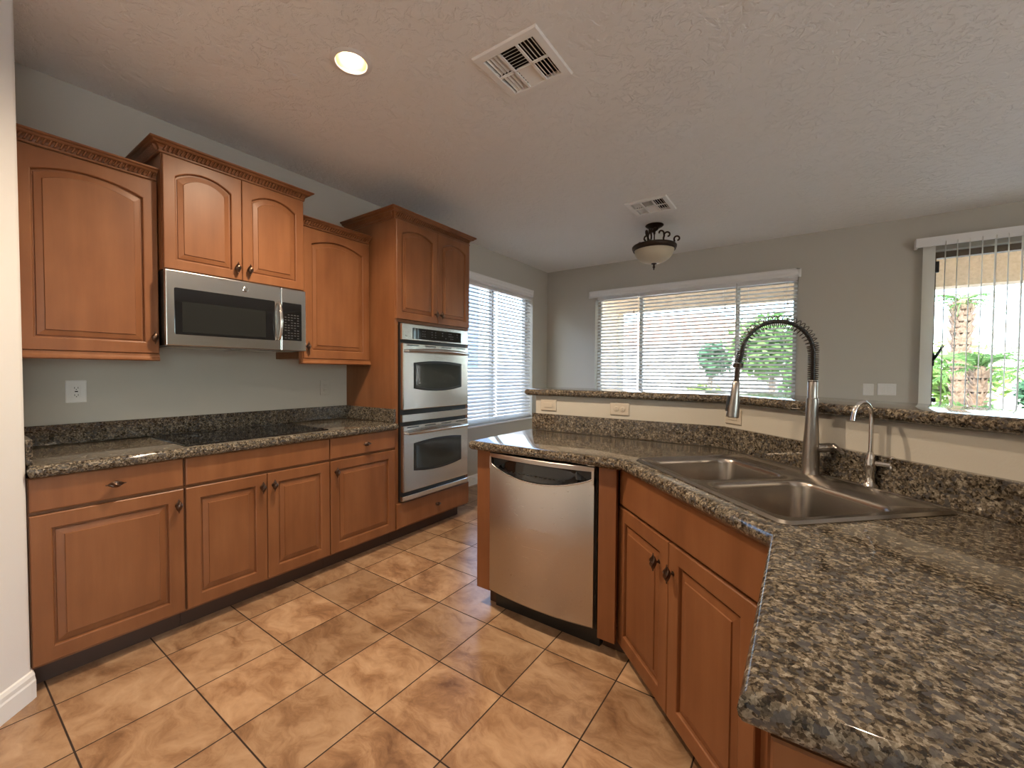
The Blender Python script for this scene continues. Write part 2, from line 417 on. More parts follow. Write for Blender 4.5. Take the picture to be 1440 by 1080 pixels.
# ------------------------------------------------------------------ windows, sliding door
def window_frame(name, axis, fix, u0, u1, z0, z1, mulls, matf, depth=.05, w=.045, label=None, cat=None):
    bm = B()
    def bx_(a0, a1, b0, b1):
        if axis == 'x': box(bm, fix, fix+depth, a0, a1, b0, b1)
        else: box(bm, a0, a1, fix, fix+depth, b0, b1)
    bx_(u0, u1, z0, z0+w); bx_(u0, u1, z1-w, z1); bx_(u0, u0+w, z0+w, z1-w); bx_(u1-w, u1, z0+w, z1-w)
    for q in mulls: bx_(q-w/2, q+w/2, z0+w, z1-w)
    fr = struct(name, bm, matf, label, cat)
    bm = B(); k = fix+depth*.5
    if axis == 'x': box(bm, k-.003, k+.003, u0+w*.6, u1-w*.6, z0+w*.6, z1-w*.6)
    else: box(bm, u0+w*.6, u1-w*.6, k-.003, k+.003, z0+w*.6, z1-w*.6)
    part('pane', bm, M['glass'], fr)
    return fr
window_frame('window_1', 'x', -.15, LW[0], LW[1], LW[2], LW[3], [(LW[0]+LW[1])/2], M['winframe'])
window_frame('window_2', 'y', YB+.10, BW[0], BW[1], BW[2], BW[3], [1.37, 2.50], M['winframe'])
window_frame('added_window', 'x', XR+.08, RW[0], RW[1], RW[2], RW[3], [-2.36, -1.32, -.28], M['winframe'])  # frame and pane of the unseen opening added for daylight
sd = window_frame('door_1', 'y', YB+.08, SD[0], SD[1], .02, SD[3], [SD[0]+.8, SD[0]+1.6], M['doorframe'], .07, .055)
bm = B(); tube(bm, [(4.135, YB+.085, 1.44), (4.135, YB+.05, 1.45), (4.15, YB+.03, 1.48), (4.20, YB+.03, 1.585)], .011, 8)
box(bm, 4.112, 4.15, YB+.065, YB+.085, 1.40, 1.52); part('door_handle', bm, M['black'], sd)
bm = B(); box(bm, 4.112, 4.165, YB+.05, YB+.085, 1.06, 1.10); part('latch', bm, M['black'], sd)
bm = B(); box(bm, 4.115, 4.16, YB+.05, YB+.085, 2.27, 2.37); part('sensor', bm, M['black'], sd)
bm = B(); box(bm, -.06, .022, LW[0]-.02, LW[1]+.02, LW[2]-.022, LW[2]-.002, bev=.005); struct('trim_1', bm, M['white'])
VAL = [(0, 0), (.018, 0), (.022, .008), (.022, .03), (.030, .045), (.034, .07), (.042, .075), (.042, .086), (0, .086)]

def blind(label, axis, u0, u1, fix, z0, z1, tilt, group, cordpos, sgn):
    # slats run along u; room side is sgn direction from fix
    o = thing('horizontal_blind', label, 'window blind', ((fix, (u0+u1)/2, z0) if axis == 'x' else ((u0+u1)/2, fix, z0)), 0, group)
    def P(u, d, z): return (fix + sgn*d, u, z) if axis == 'x' else (u, fix + sgn*d, z)
    pitch = .0445; n = int((z1-.04-z0-.03)/pitch); bm = B()
    for k in range(n+1):
        zc = z0+.04+k*pitch; lp0 = []; lp1 = []
        for q in range(5):
            s = (q-2)/2; d = s*.025*math.cos(tilt); dz = s*.025*math.sin(tilt) + .003*(1-s*s)
            lp0.append((d, zc+dz+.0013)); lp1.append((d, zc+dz-.0013))
        lp = lp0 + lp1[::-1]
        rings(bm, [[P(u0+.004, d, z) for d, z in lp], [P(u1-.004, d, z) for d, z in lp]], True, True)
    part('slats', bm, M['slat'], o, world=True)
    def bx_(bm, a0, a1, d0, d1, b0, b1, bev=0):
        p, q = P(a0, d0, b0), P(a1, d1, b1)
        box(bm, min(p[0], q[0]), max(p[0], q[0]), min(p[1], q[1]), max(p[1], q[1]), b0, b1, 0, bev)
    bm = B(); bx_(bm, u0+.003, u1-.003, -.026, .026, z1-.05, z1-.004); part('headrail', bm, M['white'], o, world=True)
    bm = B(); bx_(bm, u0+.003, u1-.003, -.025, .025, z0+.004, z0+.022, .004); part('bottom_rail', bm, M['slat'], o, world=True)
    bm = B()
    for f in (.12, .5, .88) if u1-u0 > .8 else (.2, .8):
        u = u0+f*(u1-u0)
        for d in (-.027, .027): tube(bm, [P(u, d, z0+.02), P(u, d, z1-.04)], .0012, 5)
    part('ladder_cord', bm, M['cord'], o, world=True)
    for cu, zb_ in cordpos:
        bm = B(); tube(bm, [P(cu, .034, z1-.05), P(cu, .034, zb_)], .0015, 5); c = part('pull_cord', bm, M['cord'], o, world=True)
        bm = B(); lathe(bm, [(.001, .0), (.006, -.004), (.009, -.03), (.007, -.034), (.001, -.035)], P(cu, .034, zb_), 10)
        part('tassel', bm, M['winframe'], c, world=True, smooth=50)
    return o
gb = 'white horizontal blinds on the back window'
blind('narrow white horizontal blind filling the left third of the wide back window', 'y', .785, 1.352, YB+.045, .93, 2.37, R(-27), gb, [(1.30, 2.14), (1.30, 1.10)], -1)
blind('widest white horizontal blind in the middle of the back window above the bar', 'y', 1.360, 2.488, YB+.045, .93, 2.37, R(-27), gb, [(2.38, 2.10), (2.38, 1.10)], -1)
blind('white horizontal blind on the right end of the back window behind the spring faucet', 'y', 2.496, 3.078, YB+.045, .93, 2.37, R(-27), gb, [(2.99, 2.10), (2.99, 1.10)], -1)
gl_ = 'white horizontal blinds on the left window'
blind('bluish horizontal blind on the left window right beside the double oven', 'x', 3.635, 4.40, -.045, .70, 2.385, R(-36), gl_, [(4.33, 2.05)], 1)
blind('bluish horizontal blind on the left window on the side of the room corner', 'x', 4.408, 5.192, -.045, .70, 2.385, R(-36), gl_, [(5.1, 2.05)], 1)
def valance(name, label, path, z):
    bm = B(); sweep(bm, path, [(o, z+h) for o, h in VAL])
    return tag(part(name, bm, M['white']), label, 'valance')
valance('blind_valance', 'long white moulded valance across the top of the back window', [(3.105, YB-.001), (3.105, YB-.02), (.675, YB-.02), (.675, YB-.001)], 2.348)
valance('blind_valance', 'white moulded valance along the top of the left window', [(.001, 3.62-.03), (.02, 3.59), (.02, 5.172), (.001, 5.172)][::-1], 2.362)
# sweep outward is right of travel: check signs for the left wall by mirroring towards the room
o = bpy.data.objects['blind_valance.001']
for v in o.data.vertices:
    if v.co.x < 0: v.co.x = .04 - v.co.x*1.0
o = bpy.data.objects['blind_valance']
for v in o.data.vertices:
    if v.co.y > YB: v.co.y = 2*(YB-.02) - v.co.y
vb = thing('vertical_blind', 'open ivory vertical blind over the sliding patio door', 'window blind', (4.0, YB-.09, 0))
bm = B(); sweep(bm, [(6.7, YB-.0015), (6.7, YB-.10), (3.975, YB-.10), (3.975, YB-.0015)], [(o_, 2.485+h_*.95) for o_, h_ in VAL])
for v in bm.verts:
    pass
part('valance', bm, M['white'], vb, world=True)
bm = B(); box(bm, 4.0, 6.68, YB-.085, YB-.045, 2.515, 2.55); part('headrail', bm, M['white'], vb, world=True)
def vane_bm(cx, cyy, ang, z0=.03, z1=2.515, w=.089):
    bm = B(); lp = []
    top = []; bot = []
    for q in range(7):
        s = (q-3)/3; a = s*w/2; b = .006*(1-s*s)
        x = a*math.cos(ang) - b*math.sin(ang); y = a*math.sin(ang) + b*math.cos(ang)
        bot.append((cx+x, cyy+y)); top.append((cx+x - .0012*math.sin(ang), cyy+y + .0012*math.cos(ang)))
    lp = bot + top[::-1]
    rings(bm, [[(x, y, z0) for x, y in lp], [(x, y, z1) for x, y in lp]], True, True); return bm
part('vane', vane_bm(4.070, YB-.062, R(12)), M['vane'], vb, world=True)
for k in range(31):
    a = R(78 + (-1)**k*2.5 + 2.5*math.sin(k*2.1))
    part('vane', vane_bm(4.178 + .0765*k, YB-.065, a), M['vane'], vb, world=True)

# ------------------------------------------------------------------ outside
bm = B(); e = (-1.0, XR+.35, YR-.6, YB+.2)
ra = [(e[0], e[2], H+.27), (e[1], e[2], H+.27), (e[1], e[3], H+.27), (e[0], e[3], H+.27)]
rings(bm, [ra, [(x_, y_, H+.42) for x_, y_, _ in ra], [(2.8, .8, 5.0), (5.2, .8, 5.0), (5.2, 1.4, 5.0), (2.8, 1.4, 5.0)]], True, True)
struct('roof', bm, M['rooftile'])  # unseen house roof, added for the shade it casts outside
bm = B(); box(bm, -30, 40, YB+.18, 60, -.25, -.06); box(bm, XR+.3, 40, -30, YB+.18, -.25, -.06); box(bm, -.4, XR+.3, -30, YR-.3, -.25, -.06)
g = struct('ground', bm, M['gravel'])
bm = B(); box(bm, -30, -.4, -30, YB+.18, -.25, -.06); struct('ground_side_yard', bm, M['dimgravel'])
bm = B(); box(bm, -6.9, -6.75, -8, 17.9, -.1, 1.42); box(bm, -6.93, -6.72, -8, 17.9, 1.42, 1.48)
tag(part('block_wall', bm, M['block']), 'low sunlit white garden wall outside the left window', 'garden wall')
bm = B(); box(bm, -1, 12, YB+.18, 9.0, -.06, -.02); struct('patio_slab', bm, M['slab'])
pr = thing('patio_cover', 'tan stucco patio cover beam seen through the sliding door and back window', 'patio cover', (4, 8.8, 2.5))
bm = B(); box(bm, -.6, 11, 8.65, 8.95, 2.58, 3.10); part('beam', bm, M['stucco'], pr, world=True)
bm = B(); box(bm, -.6, 11, YB+.32, 8.65, 2.99, 3.04); part('roof_panel', bm, M['stucco'], pr, world=True)
bm = B(); box(bm, -.45, -.05, 8.62, 8.98, -.02, 2.58); part('post', bm, M['stucco'], pr, world=True)
bm = B(); box(bm, 10.4, 10.8, 8.62, 8.98, -.02, 2.58); part('post', bm, M['stucco'], pr, world=True)
nb = thing('neighbor_house', 'neighbouring house wall outside the left window, blue shade put into its colour', 'house', (-9, 5, 0))
bm = B(); box(bm, -14, -7.4, -9, 13.0, -.2, 5.4); part('wall', bm, M['blueshade_wall'], nb, world=True)
bm = B(); va = [(-14.5, -9.5, 5.4), (-7.1, -9.5, 5.4), (-7.1, 13.4, 5.4), (-14.5, 13.4, 5.4)]
rings(bm, [va, [(-10.9, -6, 7.2), (-10.6, -6, 7.2), (-10.6, 10, 7.2), (-10.9, 10, 7.2)]], True, True); part('roof', bm, M['rooftile'], nb, world=True)
bm = B(); box(bm, -16, 30, 18, 18.2, -.1, 1.75); box(bm, -16, 30, 17.97, 18.23, 1.75, 1.81)
tag(part('block_wall', bm, M['block']), 'pale garden wall across the yard behind the shrubs', 'garden wall')
hs = thing('neighbor_house', 'pale house with a clay tile roof beyond the yard wall, seen through the back window', 'house', (-3, 27, 0))
bm = B(); box(bm, -9, 2.5, 24, 32, -.1, 2.9); part('wall', bm, M['block'], hs, world=True)
bm = B()
a = [(-9.6, 23.4, 2.9), (3.1, 23.4, 2.9), (3.1, 32.6, 2.9), (-9.6, 32.6, 2.9)]; b = [(-5, 28, 5.0), (-1.5, 28, 5.0), (-1.5, 28, 5.0), (-5, 28, 5.0)]
va = [bm.verts.new(p) for p in a]; r0 = bm.verts.new(b[0]); r1 = bm.verts.new(b[1])
for f in ((va[0], va[1], r1, r0), (va[1], va[2], r1), (va[2], va[3], r0, r1), (va[3], va[0], r0), (va[3], va[2], va[1], va[0])): face(bm, f)
part('roof', bm, M['rooftile'], hs, world=True)
def leaves(bm, n, c, rad, size, rnd, shell=.5):
    for _ in range(n):
        v = Vector((rnd.gauss(0, 1), rnd.gauss(0, 1), rnd.gauss(0, 1))).normalized()
        q = shell + (1-shell)*rnd.random()
        p = Vector(c) + Vector((v.x*rad[0]*q, v.y*rad[1]*q, v.z*rad[2]*q))
        a = Vector((rnd.gauss(0, 1), rnd.gauss(0, 1), rnd.gauss(0, .6))).normalized(); b = a.orthogonal().normalized()
        s = size*(.6+.8*rnd.random())
        vs = [bm.verts.new(p + a*(-s)), bm.verts.new(p + b*s*.42), bm.verts.new(p + a*s + v*.2*s), bm.verts.new(p - b*s*.42)]
        face(bm, vs)
def bush(label, c, rad, mat, n=500, size=.11, seed=1, name='garden_shrub', cat='shrub', trunk=None, group=None):
    rnd = random.Random(seed); o = thing(name, label, cat, (c[0], c[1], 0), 0, group)
    bm = B()
    for k in range(5):
        cc = (c[0] + rnd.uniform(-.4, .4)*rad[0], c[1] + rnd.uniform(-.4, .4)*rad[1], c[2] + rnd.uniform(-.25, .3)*rad[2])
        leaves(bm, n//5, cc, [q*.75 for q in rad], size, rnd, .35)
    part('foliage', bm, mat, o, world=True)
    bm = B(); zt = c[2]
    for k in range(3):
        tube(bm, [(c[0], c[1], -.08), (c[0]+rnd.uniform(-.05, .05), c[1], zt*.5), (c[0]+rnd.uniform(-.5, .5)*rad[0], c[1]+rnd.uniform(-.4, .4)*rad[1], zt+rad[2]*.3)], [trunk or .03, (trunk or .03)*.7, .01], 6)
    part('stems', bm, M['bark'], o, world=True)
    return o
def palm(label, x, y, h, tr, fr_len, nfr, seed, crown_h=0, trunk_mat='trunk'):
    rnd = random.Random(seed); o = thing('palm_tree', label, 'palm tree', (x, y, 0))
    bm = B()
    nr = int(h/.13)
    for k in range(nr):
        z = h*k/nr; r = tr*(1.0 + .15*math.sin(3*k))*(.8+.45*k/nr)
        for q in range(9):
            a = 2*PI*(q + .5*(k % 2))/9 + rnd.uniform(-.1, .1)
            b = Vector((math.cos(a), math.sin(a), 0)); t = Vector((-b.y, b.x, 0)); w = r*.36
            p = Vector((x, y, z))
            vs = [bm.verts.new(p + b*r*.8 - t*w), bm.verts.new(p + b*r*.8 + t*w), bm.verts.new(p + b*r*1.25 + Vector((0, 0, .2)))]
            v4 = bm.verts.new(p + b*r*.55 + Vector((0, 0, .10)))
            face(bm, vs); face(bm, (vs[0], vs[2], v4)); face(bm, (vs[2], vs[1], v4))
    tube(bm, [(x, y, -.1), (x, y, h*.5), (x, y, h+.1)], [tr*.7, tr*.75, tr*.8], 12)
    part('trunk', bm, M[trunk_mat], o, world=True)
    bm = B()
    for k in range(nfr):
        a = 2*PI*k/nfr + rnd.uniform(-.2, .2); el = R(rnd.uniform(5, 80)); L = fr_len*rnd.uniform(.8, 1.1)
        b = Vector((math.cos(a), math.sin(a), 0)); pts = []
        for q in range(9):
            s = q/8; pts.append(Vector((x, y, h)) + b*L*s*math.cos(el*(1-.5*s)) + Vector((0, 0, L*(math.sin(el)*s - .62*s*s))))
        for q in range(8):
            d = (pts[q+1]-pts[q]).normalized(); sd_ = d.cross(Vector((0, 0, 1))).normalized(); up = sd_.cross(d)
            for sg in (-1, 1):
                for t_ in (0, .5):
                    p = pts[q].lerp(pts[q+1], t_); ll = L*.26*(math.sin(PI*min(.97, (q+t_+1.2)/9.5))+.1)
                    tip = p + sd_*sg*ll*.8 + d*ll*.6 - Vector((0, 0, ll*.25))
                    face(bm, [bm.verts.new(p), bm.verts.new(p + d*.03*L*.6 + up*.01), bm.verts.new(tip)])
        tube(bm, pts, [.015*(1-.08*q) for q in range(9)], 5)
    part('fronds', bm, M['leaf'], o, world=True)
    return o
palm('tall palm with a thick shaggy trunk beyond the patio, left of the door view', 6.10, 14.0, 2.95, .165, .75, 22, 3)
palm('short palm with rough trunk behind the sliding door, left of the small round shrub', 6.02, 12.4, 1.40, .13, .95, 24, 5)
palm('short palm with rough trunk behind the sliding door, right of the small round shrub', 7.15, 12.6, 1.5, .115, .95, 24, 6)
palm('rightmost palm in the sliding door view, thick reddish trunk', 7.78, 12.3, 1.45, .13, .95, 24, 8)
bush('small round dark green shrub between the palm trunks in the door view', (6.50, 11.6, 1.0), (.28, .28, .32), M['leafdark'], 600, .06, 11)
hg = [(5.35, 11.2, .45), (5.9, 10.9, .5), (6.5, 10.8, .45), (7.1, 11.0, .5), (7.7, 11.0, .5), (8.4, 11.2, .5)]
hl = ['low lime green shrub outside the door next to its left jamb', 'low lime green shrub in front of the left short palm', 'low lime green shrub below the round dark shrub', 'low lime green shrub in front of the middle palm trunk', 'low lime green shrub in front of the rightmost palm trunk', 'low lime green shrub beyond the right edge of the door view']
for k, (p, lb) in enumerate(zip(hg, hl)): bush(lb, p, (.29, .29, .42), M['leaflime'], 700, .065, 20+k, group='low shrubs outside the sliding door')
bush('tall leafy green shrub behind the palms, left part of the door view', (6.2, 16.0, 1.3), (1.3, .8, .95), M['leaflime'], 900, .13, 31)
bush('tall leafy green shrub behind the palms, right part of the door view', (9.2, 16.0, 1.25), (1.3, .8, .95), M['leaflime'], 1200, .13, 32)
bush('broad green tree beyond the yard, seen through the middle and right back blinds', (2.35, 15.5, 2.1), (1.35, 1.2, 1.15), M['leaf'], 1800, .14, 41, 'garden_tree', 'tree', .09)
bush('dark green tree left of the broad tree in the back window view', (.35, 16.9, 1.8), (.62, .6, .72), M['leafdark'], 900, .13, 42, 'garden_tree', 'tree', .08)
bush('low lime shrub seen at the foot of the back window', (.95, 12.4, .72), (.5, .45, .42), M['leaflime'], 700, .08, 43)
bush('green shrub outside the right end of the back window', (3.05, 12.2, .95), (.4, .4, .6), M['leaf'], 700, .08, 44)

# ------------------------------------------------------------------ cabinet kit
def arch_loop(w, h, ins, y, rise, n=14, inb=None):
    """loop at inset ins from the door edge; arched top when rise>0"""
    x0, x1, zb, zt = ins, w-ins, (inb if inb is not None else ins), h-ins
    pts = [(x0, y, zb), (x1, y, zb)]
    half = (x1-x0)/2; cx = w/2
    if rise > 0:
        rad = (half*half + rise*rise)/(2*rise); cz = zt - rad
        a0 = math.asin(half/rad)
        for k in range(n+1):
            a = a0 - 2*a0*k/n; pts.append((cx + rad*math.sin(a), y, cz + rad*math.cos(a)))
    else:
        for k in range(n+1): pts.append((x1 - (x1-x0)*k/n, y, zt))
    return pts
def door_bm(w, h, rise=0, fw=.058, t=.02):
    bm = B(); e = .003
    L = [arch_loop(w, h, 0, 0, 0), arch_loop(w, h, 0, -t+e, 0), arch_loop(w, h, e, -t, 0),
         arch_loop(w, h, fw, -t, rise), arch_loop(w, h, fw+.003, -t+.0015, rise), arch_loop(w, h, fw+.005, -t+.006, rise), arch_loop(w, h, fw+.0065, -t+.014, rise), arch_loop(w, h, fw+.0125, -t+.014, rise),
         arch_loop(w, h, fw+.014, -t+.010, rise), arch_loop(w, h, fw+.038, -t+.0055, rise*.9), arch_loop(w, h, fw+.040, -t+.0015, rise*.9)]
    rings(bm, L, True, True); return bm
def drawer_bm(w, h, t=.02):
    bm = B(); e = .004
    L = [arch_loop(w, h, 0, 0, 0, 2), arch_loop(w, h, 0, -t+e*1.5, 0, 2), arch_loop(w, h, e*.5, -t+e*.4, 0, 2), arch_loop(w, h, e*1.6, -t, 0, 2)]
    rings(bm, L, True, True); return bm
def knob_mesh():
    bm = B()
    lathe(bm, [(.009, 0), (.0085, .002), (.004, .004), (.0035, .017), (.006, .019)], (0, 0, 0), 12, 0, 'y')
    # twisted bud along z at y=-.023
    seg = 12; loops = []
    for k in range(15):
        s = k/14; z = (s-.5)*.060; r = .0125*math.sin(PI*s)**1.25 + .0014
        lp = []
        for q in range(seg):
            a = 2*PI*q/seg + s*2.2; rr_ = r*(1 + .16*(1 if q % 2 else -1))
            lp.append((rr_*math.cos(a), -.025 + rr_*math.sin(a)*.9, z))
        loops.append(lp)
    rings(bm, loops, True, True)
    lathe(bm, [(.0005, -.004), (.003, -.001), (.003, .001), (.0005, .004)], (0, -.025, .031), 8); lathe(bm, [(.0005, -.004), (.003, -.001), (.003, .001), (.0005, .004)], (0, -.025, -.031), 8)
    bmesh.ops.recalc_face_normals(bm, faces=bm.faces)
    me = bpy.data.meshes.new('knob'); bm.to_mesh(me); bm.free(); me.materials.append(M['knob']); me.shade_smooth(); me.set_sharp_from_angle(angle=R(40))
    return me
KNOB = knob_mesh()
def knob(parent, x, z, y=-.02, horizontal=False, mesh=None):
    o = bpy.data.objects.new('knob', KNOB); COL.objects.link(o); o.parent = parent; o.location = (x, y, z)
    if horizontal: o.rotation_euler = (0, PI/2, 0)
    return o
def door(parent, x, z, w, h, kx=None, kz=None, rise=0, fw=.058, y=0):
    o = part('door', door_bm(w, h, rise, fw), M['wood'], parent, (x, y, z))
    if kx is not None: knob(o, kx, kz)
    return o
def drawer(parent, x, z, w, h, kn=True, y=0, name='drawer_front'):
    o = part(name, drawer_bm(w, h), M['wood'], parent, (x, y, z))
    if kn: knob(o, w/2, h/2, horizontal=True)
    return o
def carcass(w, d, h, z0, toe=None, extra=None):
    bm = B(); box(bm, 0, w, 0, d, z0, h)
    return bm
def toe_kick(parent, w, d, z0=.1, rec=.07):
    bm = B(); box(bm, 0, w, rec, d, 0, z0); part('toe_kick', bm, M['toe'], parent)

CT = .93          # counter top
CB = .880
FX = .613         # face frame plane of the left run
G = .003
def base_cabinet(label, y0, y1, layout):
    w = y1-y0; o = thing('base_cabinet', label, 'cabinet', (FX, y0, 0), PI/2, 'base cabinets under the left counter')
    bm = B(); box(bm, .0005, w-.0005, 0, .605, .1, CB-.001); part('body', bm, M['wood'], o)
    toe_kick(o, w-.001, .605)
    for it in layout:
        it(o, w)
    return o
base_cabinet('leftmost base cabinet, one wide drawer above one wide door, against the near wall', .438, .9515, [
    lambda o, w: drawer(o, G, .740, w-2*G-.002, .138),
    lambda o, w: door(o, G, .114, w-2*G-.002, .612, w-.035, .612-.075)])
base_cabinet('middle base cabinet under the cooktop, two doors below a plain false front', .9525, 1.7295, [
    lambda o, w: drawer(o, G, .740, w-2*G, .138, False, 0, 'false_front'),
    lambda o, w: door(o, G, .114, w/2-1.5*G, .612, w/2-.035, .612-.072),
    lambda o, w: door(o, w/2+.5*G, .114, w/2-1.5*G, .612, .03, .612-.072)])
base_cabinet('base cabinet next to the double oven, narrow drawer above a single door', 1.7305, 2.2695, [
    lambda o, w: drawer(o, G, .740, w-2*G-.008, .138),
    lambda o, w: door(o, G, .114, w-2*G-.008, .612, .035, .612-.075)])

def crown(parent, path, z, h, out, mat=None):
    k = h/.07; q = out/.05
    prof = [(0, 0), (.008*q, 0), (.010*q, .004*k), (.010*q, .011*k), (.006*q, .013*k), (.010*q, .030*k), (.018*q, .042*k), (.030*q, .044*k), (.036*q, .050*k), (.038*q, .056*k), (.046*q, .057*k), (.050*q, .061*k), (.050*q, .067*k), (.047*q, .070*k), (-.01, .070*k)]
    bm = B(); sweep(bm, path, [(o_, z+z_) for o_, z_ in prof]); c = part('crown_moulding', bm, M['wood'], parent)
    # carved rope of slanted teeth running along the crown
    bm = B(); P = [Vector(p) for p in path]
    for i in range(len(P)-1):
        d = (P[i+1]-P[i]).normalized(); nn = Vector((d.y, -d.x)); L = (P[i+1]-P[i]).length
        n = int(L/.0185); dd = Vector((d.x, d.y, 0)); oo = Vector((nn.x, nn.y, 0)); uu = Vector((0, 0, 1))
        for j in range(n):
            c0 = P[i] + d*(.006 + (L-.012)*(j+.5)/n)
            b0 = Vector((c0.x, c0.y, z+.015*k)) + oo*.004*q; t0 = Vector((c0.x, c0.y, z+.042*k)) + oo*.016*q; sl = dd*.0045
            w_ = dd*.0048
            lo = [b0 - w_ - sl, b0 + w_ - sl, b0 + w_*.6 - sl + oo*.014*q, b0 - w_*.6 - sl + oo*.014*q]
            hi = [t0 - w_ + sl, t0 + w_ + sl, t0 + w_*.6 + sl + oo*.013*q, t0 - w_*.6 + sl + oo*.013*q]
            rings(bm, [lo, hi], True, True)
    part('rope_bead', bm, M['wood'], c)
    return c
def upper(label, fx, y0, y1, z0, z1, depth=None):
    w = y1-y0; o = thing('wall_cabinet', label, 'cabinet', (fx, y0, z0), PI/2, 'wall cabinets above the left counter')
    bm = B(); box(bm, .0005, w-.0005, 0, fx-.001, 0, z1-z0); part('body', bm, M['wood'], o)
    return o, w
RAILP = [(-.012, -.036), (.006, -.036), (.011, -.031), (.011, -.024), (.006, -.018), (.004, -.010), (.004, 0), (-.012, 0)]
UF = .315
o, w = upper('large single-door wall cabinet at the left end against the near wall', UF, .438, .9445, 1.400, 2.315)
door(o, G, .003, w-2*G, .90, w-.030, .082, .042, .055)
crown(o, [(0, 0), (w-.002, 0)], .912, .056, .05)
bm = B(); sweep(bm, [(0, -.012), (w-.002, -.012)], RAILP); part('light_rail', bm, M['wood'], o)
o, w = upper('taller two-door wall cabinet above the microwave', .38, .9455, 1.6955, 1.846, 2.452)
door(o, G, .004, w/2-1.5*G, .590, w/2-.035, .066, .048, .050)
door(o, w/2+.5*G, .004, w/2-1.5*G, .590, .032, .066, .048, .050)
crown(o, [(0, .375), (0, 0), (w, 0), (w, .375)], .600, .060, .055)
o, w = upper('narrow single-door wall cabinet between the microwave and the double oven cabinet', UF, 1.6985, 2.2685, 1.400, 2.315)
door(o, .028, .003, w-.028-.018, .90, .020, .082, .048, .055)
crown(o, [(.0, 0), (w-.003, 0)], .912, .056, .05)
bm = B(); sweep(bm, [(.0, -.012), (w-.003, -.012)], RAILP); part('light_rail', bm, M['wood'], o)

# tall oven cabinet
TW = .838
tc_ = thing('tall_oven_cabinet', 'floor-to-crown maple cabinet that houses the double oven', 'cabinet', (FX, 2.2705, 0), PI/2)
bm = B()
box(bm, 0, .022, 0, .612, .1, 2.472); box(bm, TW-.022, TW, 0, .612, .1, 2.472); box(bm, .022, TW-.022, .59, .612, .1, 2.472)
box(bm, .022, TW-.022, 0, .59, 1.693, 2.472); box(bm, .022, TW-.022, 0, .59, .1, .306)
box(bm, .022, .030, 0, .02, .306, 1.693); box(bm, TW-.052, TW-.022, 0, .02, .306, 1.693)
part('body', bm, M['wood'], tc_)
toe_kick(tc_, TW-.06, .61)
door(tc_, .004, 1.715, .428, .745, .400, .074, .042, .050)
door(tc_, .436, 1.715, TW-.436-.004, .745, .030, .074, .042, .050)
drawer(tc_, .004, .114, TW-.008, .19)
crown(tc_, [(0, .61), (0, 0), (TW, 0), (TW, .61)], 2.464, .076, .055)

# double wall oven
OV = thing('double_wall_oven', 'stainless double wall oven with two bowed handles built into the tall cabinet', 'oven', (.66, 2.3045, .318), PI/2)
OW, OH = .750, 1.365
bm = B(); box(bm, .012, OW-.012, .05, .55, .006, OH-.01); box(bm, 0, OW, .028, .046, 0, OH); part('chassis', bm, M['black'], OV)
def zz(z): return z-.318
def front_plate(bm, x0, x1, z0, z1, y0=0, y1=.028, bev=.004): box(bm, x0, x1, y0, y1, z0, z1, 0, bev)
bm = B(); front_plate(bm, .0, OW, zz(1.558), zz(1.683)); cp_ = part('control_panel', bm, M['steel'], OV)
bm = B(); box(bm, .10, .655, -.0015, .001, zz(1.570), zz(1.656)); dp = part('display', bm, M['blackglass'], cp_)
bm = B()
rnd = random.Random(4)
for gx in (.20, .222, .244, .30, .34, .40, .42, .46, .50, .522, .544, .60):
    for gz in (1.592, 1.612, 1.632):
        if rnd.random() < .72: box(bm, gx, gx+.012, -.0021, -.0012, zz(gz), zz(gz)+.006)
part('button_legends', bm, M['legend'], dp)
bm = B(); box(bm, .03, .048, -.001, .001, zz(1.585), zz(1.588)); box(bm, .032, .035, -.001, .001, zz(1.588), zz(1.598)); part('badge', bm, M['legend'], cp_)
def barrel(x0, x1, z0, z1, bt, bb, y, n=16):
    pts = []
    for k in range(n+1): s = k/n; pts.append((x0+(x1-x0)*s, y, z0 - bb*(1-(2*s-1)**2)))
    for k in range(n+1): s = 1-k/n; pts.append((x0+(x1-x0)*s, y, z1 + bt*(1-(2*s-1)**2)))
    return pts
def oven_door(z0, z1, zw0, zw1, zh, label=None):
    bm = B(); front_plate(bm, .004, OW-.004, zz(z0), zz(z1), -.006, .028, .006); d = part('door', bm, M['steel'], OV, label=label)
    bm = B(); rings(bm, [barrel(.108, .655, zz(zw0), zz(zw1), .018, .026, .0), barrel(.108, .655, zz(zw0), zz(zw1), .018, .026, -.0085), barrel(.112, .651, zz(zw0)+.004, zz(zw1)-.004, .018, .026, -.0095)], True, True)
    wf = part('window_surround', bm, M['black'], d)
    bm = B(); rings(bm, [barrel(.128, .635, zz(zw0)+.018, zz(zw1)-.018, .018, .026, -.0090), barrel(.128, .635, zz(zw0)+.018, zz(zw1)-.018, .018, .026, -.0105)], True, True)
    part('window_glass', bm, M['ovenglass'], wf)
    pts = []; rad = []
    for k in range(21):
        s = k/20; x = .032+(OW-.064)*s; b = 1-(2*s-1)**2
        pts.append((x, -.034-.036*b**.7, zz(zh)+.010*b)); rad.append(.011+.006*b)
    bm = B(); tube(bm, pts, rad, 12)
    for x in (.036, OW-.036): tube(bm, [(x, -.004, zz(zh)), (x, -.036, zz(zh))], .010, 10)
    part('handle', bm, M['polished'], d, smooth=40)
    bm = B()
    for x0 in (.04, .225, .41, .59): box(bm, x0, x0+.12, -.0068, -.0055, zz(z1)-.018, zz(z1)-.011)
    part('vent_slots', bm, M['black'], d)
    return d
oven_door(1.022, 1.533, 1.185, 1.385, 1.472, 'upper oven door with black barrel-shaped window')
oven_door(.388, .900, .545, .757, .842, 'lower oven door with black barrel-shaped window')
